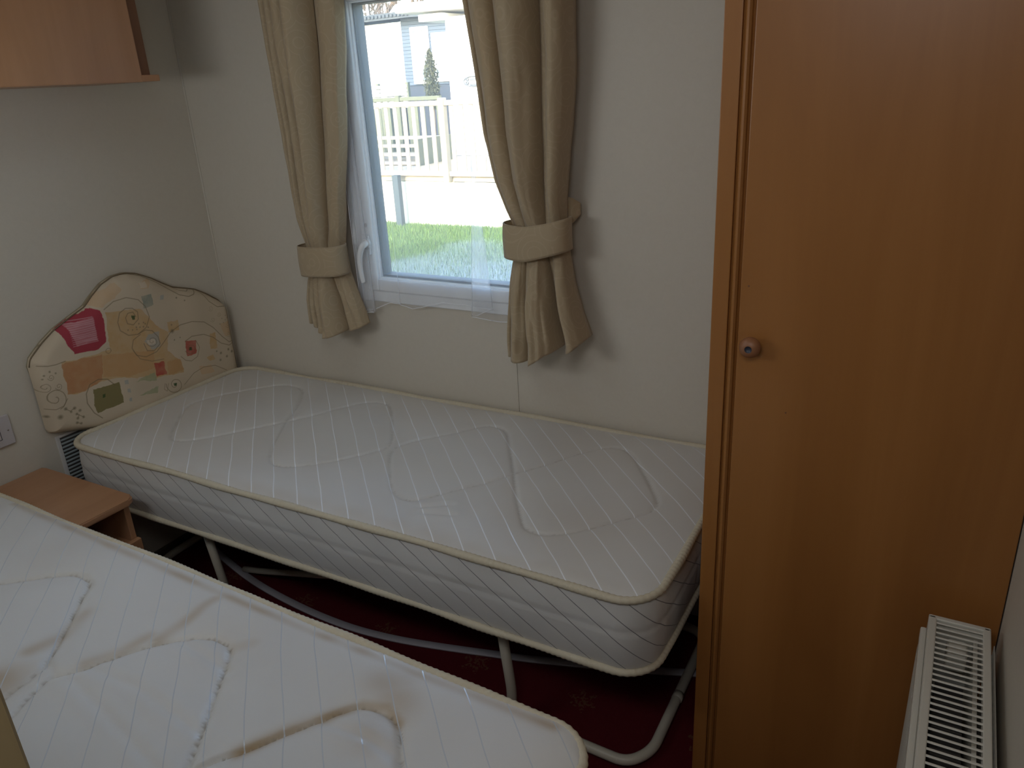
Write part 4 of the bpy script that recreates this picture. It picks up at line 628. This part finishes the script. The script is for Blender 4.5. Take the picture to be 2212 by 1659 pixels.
def flutes(name, x, z0, z1, outward, m):
    n_ = 900; ys = np.linspace(RY0 + .012, RY1 - .014, n_); zs = np.array([z0, z0 + .018, z0 + .03, z1 - .03, z1 - .018, z1])
    Y, Z = np.meshgrid(ys, zs); ph = (Y / 0.0333) % 1.0
    d = np.clip(np.abs(ph - .5) * 6 - .9, 0, 1) * 0.007; d[[0, 1, 4, 5]] = [[0.006], [0.006], [0.006], [0.006]]
    o = link(name, grid_mesh(name, x + outward * d, Y, Z), m, rt, False); md = o.modifiers.new('t', 'SOLIDIFY'); md.thickness = 0.0015; return o
flutes('front_panel', RX0 - 0.0015, 0.09, RZ - 0.022, -1, RAD)
boxes('front_seam', [((RX0 - .0095, RY0 + .012, RZ - .040), (RX0 + .001, RY1 - .016, RZ - .017))], RAD, rt, 0.004, 3)
flutes('back_panel', RX1 + 0.002, 0.09, RZ - 0.022, 1, RAD)
boxes('inner_duct', [((RX1 - .022, RY0 + .02, 0.12), (RX1 - .016, RY1 - .012, RZ - .022))], RAD, rt)
boxes('inner_duct', [((RX0 + .010, RY0 + .02, 0.12), (RX0 + .013, RY1 - .012, RZ - .014))], RAD, rt)
boxes('valve_body', [((RX0 + .03, RY1 - .07, RZ - .05), (RX1 - .03, RY1 - .03, RZ - .016))], RAD, rt, 0.006, 3)
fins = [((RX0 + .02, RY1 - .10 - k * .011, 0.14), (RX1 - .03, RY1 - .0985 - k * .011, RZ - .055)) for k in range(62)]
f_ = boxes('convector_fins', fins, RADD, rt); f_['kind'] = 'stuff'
for y_ in (RY1 - .16, RY0 + .13): boxes('wall_bracket', [((RX1 + .002, y_, 0.15), (2.4458, y_ + .03, 0.45))], RAD, rt)
tube('supply_pipe', rounded_path([(2.383, RY1 - .05, 0.14), (2.383, RY1 - .05, 0.002)], .01), 0.0075, TUBE, rt)
tube('supply_pipe', rounded_path([(2.383, RY0 + .05, 0.14), (2.383, RY0 + .05, 0.002)], .01), 0.0075, TUBE, rt)

# ================================================================== BEDSIDE CABINET
bt = thing('bedside_cabinet', 'small beech bedside cabinet with an open niche between the two beds', 'bedside cabinet')
BY0, BY1, BX1, BZ_ = -0.984, -0.775, 0.432, 0.498
bm = bmesh.new(); r_ = .022
pl = [(0.002, BY0), (BX1, BY0)] + [(BX1 - r_ + r_ * math.cos(a), BY1 - r_ + r_ * math.sin(a)) for a in np.linspace(0, math.pi / 2, 8)] + [(0.022, BY1), (0.002, BY1 - .0)]
lo = [bm.verts.new((x, y, BZ_ - .018)) for x, y in pl]; hi = [bm.verts.new((x, y, BZ_)) for x, y in pl]
bm.faces.new(lo); ft = bm.faces.new(hi)
for i in range(len(pl)): j = (i + 1) % len(pl); bm.faces.new((lo[i], lo[j], hi[j], hi[i]))
bmesh.ops.bevel(bm, geom=[e for e in bm.edges if abs(e.verts[0].co.z - e.verts[1].co.z) < 1e-4], offset=.004, segments=3, affect='EDGES')
from_bm('top', bm, OAKL, bt)
boxes('side_panel', [((0.012, BY1 - .030, 0.0), (BX1 - .018, BY1 - .014, BZ_ - .018))], OAKL, bt, 0.001)
boxes('side_panel', [((0.012, BY0 + .014, 0.0), (BX1 - .018, BY0 + .030, BZ_ - .018))], OAKL, bt, 0.001)
boxes('back_panel', [((0.006, BY0 + .014, 0.0), (0.012, BY1 - .014, BZ_ - .018))], OAKL, bt)
boxes('shelf', [((0.012, BY0 + .030, 0.352), (BX1 - .022, BY1 - .030, 0.366))], OAKL, bt)
boxes('bottom_panel', [((0.012, BY0 + .030, 0.04), (BX1 - .022, BY1 - .030, 0.055))], OAKL, bt)
db = boxes('door', [((BX1 - .017, BY0 + .016, 0.045), (BX1 - .001, BY1 - .012, 0.372))], OAKL, bt, 0.002, 2)
lathe('knob', [(0.006, BX1 - .001), (0.006, BX1 + .008), (0.013, BX1 + .014), (0.014, BX1 + .02), (0.008, BX1 + .025)], OAKL, db, 'x', (0, BY0 + .05, 0.31), 20)

# ================================================================== OVERHEAD CABINET
ot = thing('overhead_cabinet', 'light beech wall cabinet high on the left wall', 'wall cabinet')
CY0, CY1, CZ0, CZ1, CX = -1.74, -0.352, 1.548, 1.99, 0.30
boxes('bottom_board', [((0.001, CY0, CZ0 + .001), (CX - .019, CY1 - .024, CZ0 + .018)), ((0.001, CY1 - .024, CZ0 + .001), (CX, CY1 + .032, CZ0 + .018))], OAKL, ot, 0.002, 2)
OAKV = wood('light beech door laminate', (0.37, 0.185, 0.092), (0.43, 0.225, 0.118), (0.47, 0.255, 0.138), 2, 0.30, 0.6, 0.6)
boxes('top_board', [((0.001, CY0, CZ1 - .016), (CX - .02, CY1 - .01, CZ1))], OAKL, ot)
# chamfered end post, shade on this strip put in as darker wood
bm = bmesh.new(); pl = [(0.001, CY1 - .02), (CX - .018, CY1 - .0225), (CX - .004, CY1 - .0225), (CX - .012, CY1 + .012), (0.001, CY1 + .012)]
lo = [bm.verts.new((x, y, CZ0 + .018)) for x, y in pl]; hi = [bm.verts.new((x, y, CZ1)) for x, y in pl]
bm.faces.new(lo); bm.faces.new(hi)
for i in range(len(pl)): j = (i + 1) % len(pl); bm.faces.new((lo[i], lo[j], hi[j], hi[i]))
from_bm('end_panel', bm, OAKD, ot)['label'] = 'end panel with shade put into its dark colour'
for k, (a_, b_) in enumerate(((-1.055, CY1 - .023), (-1.738, -1.058))):
    boxes('door', [((CX - .018, a_, CZ0), (CX, b_, CZ1 - .001))], OAKV, ot, 0.003, 2)
boxes('divider', [((0.001, -1.064, CZ0 + .018), (CX - .019, -1.050, CZ1 - .016))], OAKL, ot)
boxes('end_panel', [((0.001, CY0, CZ0 + .018), (CX - .019, CY0 + .016, CZ1 - .016))], OAKL, ot)

# ================================================================== SOCKET AND VENT
st_ = thing('light_switch', 'grey white switch plate on the left wall beside the headboard', 'switch')
boxes('plate', [((0.0002, -0.972, 0.604), (0.009, -0.826, 0.693))], PLASG, st_, 0.003, 3)
boxes('rocker', [((0.009, -0.922, 0.628), (0.0125, -0.862, 0.668))], PLASG, st_, 0.0015, 2)
boxes('rocker_surround', frame_boxes(0, 1, 0, 1, 1, 0, 1) and [((0.009, -0.9245, 0.6255), (0.0094, -0.8595, 0.6705))], GASK, st_)
for y_ in (-0.838, -0.960): lathe('screw', [(0.0028, 0.009), (0.0026, 0.0102), (0.001, 0.0106)], STEEL, st_, 'x', (0, y_, 0.648), 14)
VENTM = mat('blue grey vent plastic', (.34, .38, .40), .5)
vt = thing('wall_vent', 'pale louvred vent low on the left wall under the headboard', 'vent')
boxes('back_plate', [((0.0002, -0.715, 0.375), (0.003, -0.560, 0.568))], RADD, vt)
boxes('surround', [((0.0003, a, b), (0.006, c, d)) for a, b, c, d in ((-0.717, .373, -.705, .570), (-.570, .373, -.558, .570), (-.705, .373, -.570, .381), (-.705, .562, -.570, .570))], PLAS, vt, 0.001)
for k in range(15):
    bm = bmesh.new(); add_box(bm, (-0.0012, -0.067, -0.0026), (0.0032, 0.067, 0.0026), 0.0008)
    if k == 0: s0 = from_bm('louvre', bm, VENTM, vt)
    else: bm.free(); s0 = s0.copy(); C.objects.link(s0); s0.parent = vt
    s0.location = (0.0045, -0.6375, 0.388 + k * 0.0118)

# ================================================================== OUTSIDE
GZ = -0.58
gr_ = struct(boxes('ground', [((-40, 0.3, GZ - .3), (20, 60, GZ))], SOIL)); gr_['kind'] = 'structure'
def shadow_edge(x):   # where the winter sun has not yet melted the frost
    return np.interp(x, [-9, -3.9, -3.6, -3.3, -2.6, 2], [4.9, 5.3, 6.6, 7.2, 6.6, 6.6])
NB = 120000
gx = RNG.uniform(-7.2, -1.3, NB); gy = RNG.uniform(3.2, 8.07, NB)
ok_ = ~((gx > -5.42) & (gx < -5.19) & (gy > 7.84)); gx, gy = gx[ok_], gy[ok_]; nb = len(gx)
hgt = RNG.uniform(.03, .075, nb); an = RNG.uniform(0, 2 * math.pi, nb); ln_ = RNG.uniform(0, .035, nb); la = RNG.uniform(0, 2 * math.pi, nb)
dx, dy = np.cos(an) * .005, np.sin(an) * .005
co = np.stack([np.stack([gx - dx, gy - dy, np.full(nb, GZ)], -1), np.stack([gx + dx, gy + dy, np.full(nb, GZ)], -1),
               np.stack([gx + np.cos(la) * ln_, gy + np.sin(la) * ln_, GZ + hgt], -1)], 1).reshape(-1, 3)
me = np_mesh('grass', co, np.arange(nb * 3).reshape(-1, 3))
fr_ = np.clip((shadow_edge(gx) - gy) * 1.2 + 0.55 + (vnoise(gx, gy, 2.2, 2) - .5) * 1.6, 0, 1) * (0.35 + .9 * vnoise(gx, gy, 1.1, 5))
fr_ = np.clip(fr_ * RNG.uniform(.3, 1.3, nb), 0, 1)[:, None]
gc = np.array([.15, .25, .065]) * RNG.uniform(.6, 1.35, (nb, 1)) + np.array([.05, .03, 0]) * RNG.uniform(0, 1, (nb, 1))
gc = gc * (1 - fr_) + np.array([.46, .53, .56]) * fr_
cc = np.repeat(gc[:, None, :], 3, 1).copy(); cc[:, :2] *= .8; paint(me, cc.reshape(-1, 3))
gl_ = link('grass_lawn', me, GRASS, None); tag(gl_, 'green lawn partly white with frost outside the window', 'grass', kind='stuff')

# deck across the lawn ------------------------------------------------
DY = 8.1
dk = thing('timber_deck', 'raised timber deck with pale board skirt across the lawn', 'deck')
boxes('rim_beam', [((-8.2, DY, 0.085), (-1.2, DY + .06, 0.17))], DECKT, dk, .004)['label'] = 'rim beam'
x_ = -8.2; fb_ = None; i_ = 0
while x_ < -1.3:
    w_ = 0.178; 
    if fb_ is None:
        bm = bmesh.new(); add_box(bm, (0, 0, GZ - .04), (w_, .02, 0.085), .003); fb_ = from_bm('skirt_board', bm, SKIRT, dk); o = fb_
    else: o = fb_.copy(); C.objects.link(o); o.parent = dk
    o.location = (x_, DY + .012 + .004 * (i_ % 2), random.uniform(-.012, 0)); x_ += w_ + .005; i_ += 1
y_ = DY + .07; fb_ = None
while y_ < 10.85:
    if fb_ is None: bm = bmesh.new(); add_box(bm, (-8.2, 0, .14), (-1.2, .12, .168), .003); fb_ = from_bm('deck_board', bm, DECKT, dk); o = fb_
    else: o = fb_.copy(); C.objects.link(o); o.parent = dk
    o.location = (0, y_, 0); y_ += .128
def railing(label, x0, x1, y, z0, z1, posts, m, mp, step, bw, pz):
    t = thing('deck_railing', label, 'railing')
    boxes('top_rail', [((x0, y - .02, z1 - .07), (x1, y + .06, z1))], m, t, .006)
    boxes('bottom_rail', [((x0, y - .012, z0), (x1, y + .03, z0 + .07))], m, t, .004)
    for p in posts: boxes('post', [((p - .048, y - .045, pz), (p + .048, y + .06, z1 + .035))], mp, t, .008)
    x = x0 + .03; f = None
    while x < x1 - bw:
        if not any(abs(x + bw / 2 - p) < .075 for p in posts):
            if f is None: bm = bmesh.new(); add_box(bm, (0, y, z0 + .05), (bw, y + .022, z1 - .06), .003); f = from_bm('baluster', bm, m, t); o = f
            else: o = f.copy(); C.objects.link(o); o.parent = t
            o.location = (x, 0, 0)
        x += step
    return t
railing('pale timber railing along the front edge of the deck', -8.2, -1.2, DY - .065, 0.172, 1.235, [-8.1, -5.86, -4.42, -2.95, -1.4], DECKT, DECKT, 0.168, 0.068, .09)
railing('shaded green timber railing at the back of the deck', -11.5, -6.25, 10.7, 0.19, 1.245, [-11.3, -8.9, -7.2], DECKG, DECKG, 0.16, 0.055, .17)
tag(boxes('grey_post', [((-5.36, 7.90, GZ), (-5.25, 7.99, 0.19))], GREYP, bev=.004), 'dark grey post standing on the lawn against the deck skirt', 'post')
sp_ = thing('garden_steps', 'pale timber steps on the deck behind the railing', 'steps')
for k in range(4): boxes('tread', [((-7.6 + 0.02 * k, 9.3 + .25 * k, .18 + .12 * k), (-5.9, 9.58 + .25 * k,   .22 + .12 * k))], DECKT, sp_, .004)
for x in (-7.65, -5.86): boxes('stringer', [((x, 9.3, .17), (x + .05, 10.3, .6))], DECKG, sp_)

# neighbouring caravan at the right ------------------------------------
na = thing('static_caravan', 'white neighbouring caravan with an oval badge behind the deck railing', 'caravan')
boxes('wall', [((-6.22, 11.0, 0.15), (2.5, 14.5, 2.55))], WHITEP, na, .03, 2)
boxes('skirt', [((-6.18, 11.04, GZ), (2.4, 14.4, 0.15))], SLATE, na)
boxes('roof', [((-7.12, 10.75, 2.66), (2.7, 14.8, 2.82))], WHITEP, na, .03, 2)
boxes('gutter', [((-6.72, 10.9, 2.50), (-6.2, 14.6, 2.62))], WHITEP, na, .01)
boxes('corner_trim', [((-5.89, 10.985, .2), (-5.875, 11.0, 2.5))], PLASG, na)
boxes('panel_seam', [((-4.2, 10.99, .2), (-4.19, 11.0, 2.5))], PLASG, na)
bd = tube('badge', catmull([(-5.70 + .195 * math.cos(a), 10.985, 1.455 + .085 * math.sin(a)) for a in np.linspace(0, 2 * math.pi, 16, endpoint=False)], 4, closed=True), .013, BADGE, na, closed=True, seg=6)
bd['label'] = 'oval grey badge'
for nm, L_ in (('badge_bar', [((-5.77, 10.98, 1.475), (-5.52, 10.99, 1.515)), ((-5.76, 10.98, 1.385), (-5.54, 10.99, 1.415))]),):
    boxes(nm, L_, BADGE, bd, .008, 2)
for q in ((-5.82, 1.49), (-5.82, 1.43)): tube('badge_emblem', [Vector((q[0] + .025 * math.cos(a), 10.985, q[1] + .022 * math.sin(a))) for a in np.linspace(0, 2 * math.pi, 14, endpoint=False)], .012, BADGE, bd, closed=True, seg=6)

# farther caravan with slate end -----------------------------------------
nb_ = thing('static_caravan', 'farther caravan, white side wall and slate blue clad end with white windows', 'caravan')
boxes('side_wall', [((-19.0, 17.0, 0.9), (-11.62, 23, 3.02))], WHITEP, nb_)
boxes('skirt', [((-19.0, 17.05, GZ), (-11.7, 23, 0.9))], SLATE, nb_)
boxes('side_step', [((-19.0, 16.2, GZ), (-11.7, 17.0, 1.2))], DECKG, nb_)
for k in range(19): boxes('cladding_board', [((-11.62, 17.0, 1.40 + k * .09), (-8.6, 17.14 , 1.487 + k * .09))], SLATE, nb_, .006)
boxes('shade_base', [((-11.62, 17.0, GZ), (-8.6, 17.3, 1.39))], mottled('slate darkened as shade', (.035, .045, .065), (.03, .038, .055), 4), nb_)  # base coloured dark so the fence gaps in front read as shade
boxes('end_core', [((-11.6, 17.1, 1.38), (-8.6, 23, 3.1))], SLATE, nb_)
for nm, (a, b, c, d) in (('door', (-11.30, 1.43, -10.72, 2.86)), ('window', (-10.62, 1.46, -9.1, 2.68))):
    f_ = boxes(nm, frame_boxes(a, c, b, d, .10, 16.93, 17.0), WHITEP, nb_, .01)
    boxes('pane', [((a + .1, 16.96, b + .1), (c - .1, 16.975, d - .1))], PANE, f_)
    for zz in ((1.78, 2.18) if nm == 'window' else (2.02,)): boxes('glazing_bar', [((a + .1, 16.94, zz), (c - .1, 16.97, zz + .05))], WHITEP, f_)
bm = bmesh.new()
rf = [(-19.4, 3.02), (-11.0, 3.08), (-9.0, 3.02), (-9.0, 3.12), (-11.0, 3.24), (-19.4, 3.16)]
lo = [bm.verts.new((x, 16.55, z)) for x, z in rf]; hi = [bm.verts.new((x, 23.4, z + .5)) for x, z in rf]
bm.faces.new(lo); bm.faces.new(hi)
for i in range(6): j = (i + 1) % 6; bm.faces.new((lo[i], lo[j], hi[j], hi[i]))
from_bm('roof', bm, ROOFM, nb_)
for k in range(34):
    x = -15.2 + k * .125; boxes('roof_tile', [((x, 16.50, 3.105 + (x + 15.2) * .006), (x + .07, 16.95, 3.175 + (x + 15.2) * .006))], ROOFM, nb_, .006)

# slatted fence ------------------------------------------------------------
sf = thing('slatted_fence', 'white horizontal slat fence beyond the deck', 'fence')
for k in range(6): boxes('slat', [((-14.0, 13.5, 0.96 + k * .085), (-9.05, 13.53, 1.025 + k * .085))], WHITEP, sf)
for x in (-13.9, -12.3, -9.95, -9.1): boxes('post', [((x, 13.53, GZ), (x + .08, 13.61, 1.5))], DECKG, sf)
# slim conifer ----------------------------------------------------------------
cf = thing('conifer', 'slim conifer in front of the slate clad caravan', 'shrub')
tube('stem', [Vector((-7.45, 12.2, GZ)), Vector((-7.42, 12.2, 2.0))], .018, BARK, cf)
nl = 2600; hh = RNG.uniform(0, 1, nl); ang = RNG.uniform(0, 6.283, nl); rad_ = RNG.uniform(0, 1, nl) ** .6 * (0.16 * np.sin(np.clip(hh * .9 + .12, 0, 1) * math.pi) ** .7)
c0 = np.stack([-7.44 + rad_ * np.cos(ang), 12.2 + rad_ * np.sin(ang), .95 + 1.12 * hh], -1); d0 = RNG.normal(0, .022, (nl, 3)); d1_ = RNG.normal(0, .022, (nl, 3)); d0[:, 2] = np.abs(d0[:, 2]) + .02
fo = link('foliage', np_mesh('foliage', np.stack([c0, c0 + d0, c0 + d1_], 1).reshape(-1, 3), np.arange(nl * 3).reshape(-1, 3)), CONI, cf); fo['kind'] = 'stuff'
# lamp pole and bare winter trees -------------------------------------------------
pt = thing('utility_pole', 'thin pale pole with a cross bar behind the far caravan', 'pole')
tube('pole', [Vector((-18.65, 24.5, 2.6)), Vector((-18.65, 24.5, 6.4))], .05, WHITEP, pt); pt.location = (0, 0, 0)
tube('pole_foot', [Vector((-18.65, 24.5, GZ)), Vector((-18.65, 24.5, 2.6))], .05, WHITEP, pt)
tube('cross_bar', [Vector((-20.0, 24.5, 4.1)), Vector((-18.65, 24.5, 4.1))], .03, WHITEP, pt)
def tree(x, y, h, seed, label):
    rnd = random.Random(seed); t = thing('bare_tree', label, 'tree', group=None)
    bt_, bb = bmesh.new(), bmesh.new()
    def grow(bm, p, d, L, r, lev):
        pts = [p]; q = p.copy(); dd = d.copy()
        for i in range(4):
            dd = (dd + Vector((rnd.uniform(-.18, .18), rnd.uniform(-.18, .18), rnd.uniform(-.02, .16)))).normalized(); q = q + dd * L / 4; pts.append(q.copy())
        n_ = len(pts); add_tube(bm, pts, r, 5 if lev else 8, radf=lambda i: r * (1 - .6 * i / n_))
        if lev < 4:
            for k in range(5 if lev < 3 else 4):
                i = rnd.randint(1, 4); a = Vector((rnd.uniform(-1, 1), rnd.uniform(-1, 1), rnd.uniform(.1, .9))).normalized()
                grow(bb, pts[i], (dd * .5 + a).normalized(), L * rnd.uniform(.5, .68), r * .48, lev + 1)
    grow(bt_, Vector((x, y, GZ)), Vector((0, 0, 1)), h * .55, .22, 0)
    from_bm('trunk', bt_, BARK, t); b = from_bm('branches', bb, BARK, t); b['kind'] = 'stuff'
tree(-21.6, 28, 9, 1, 'bare winter tree above the far caravan roof, leftmost of three')
tree(-26.2, 37, 12, 2, 'bare winter tree above the far caravan roof, rightmost of three')
tree(-35.1, 47, 15, 3, 'bare winter tree above the far caravan roof, middle one of three')
hd_ = boxes('hedge_bank', [((-80, 62, GZ), (10, 66, 6.0))], mottled('brown winter bank', (.11, .09, .07), (.07, .065, .055), 1.5)); tag(hd_, 'brown wooded bank far behind the trees', 'bank')
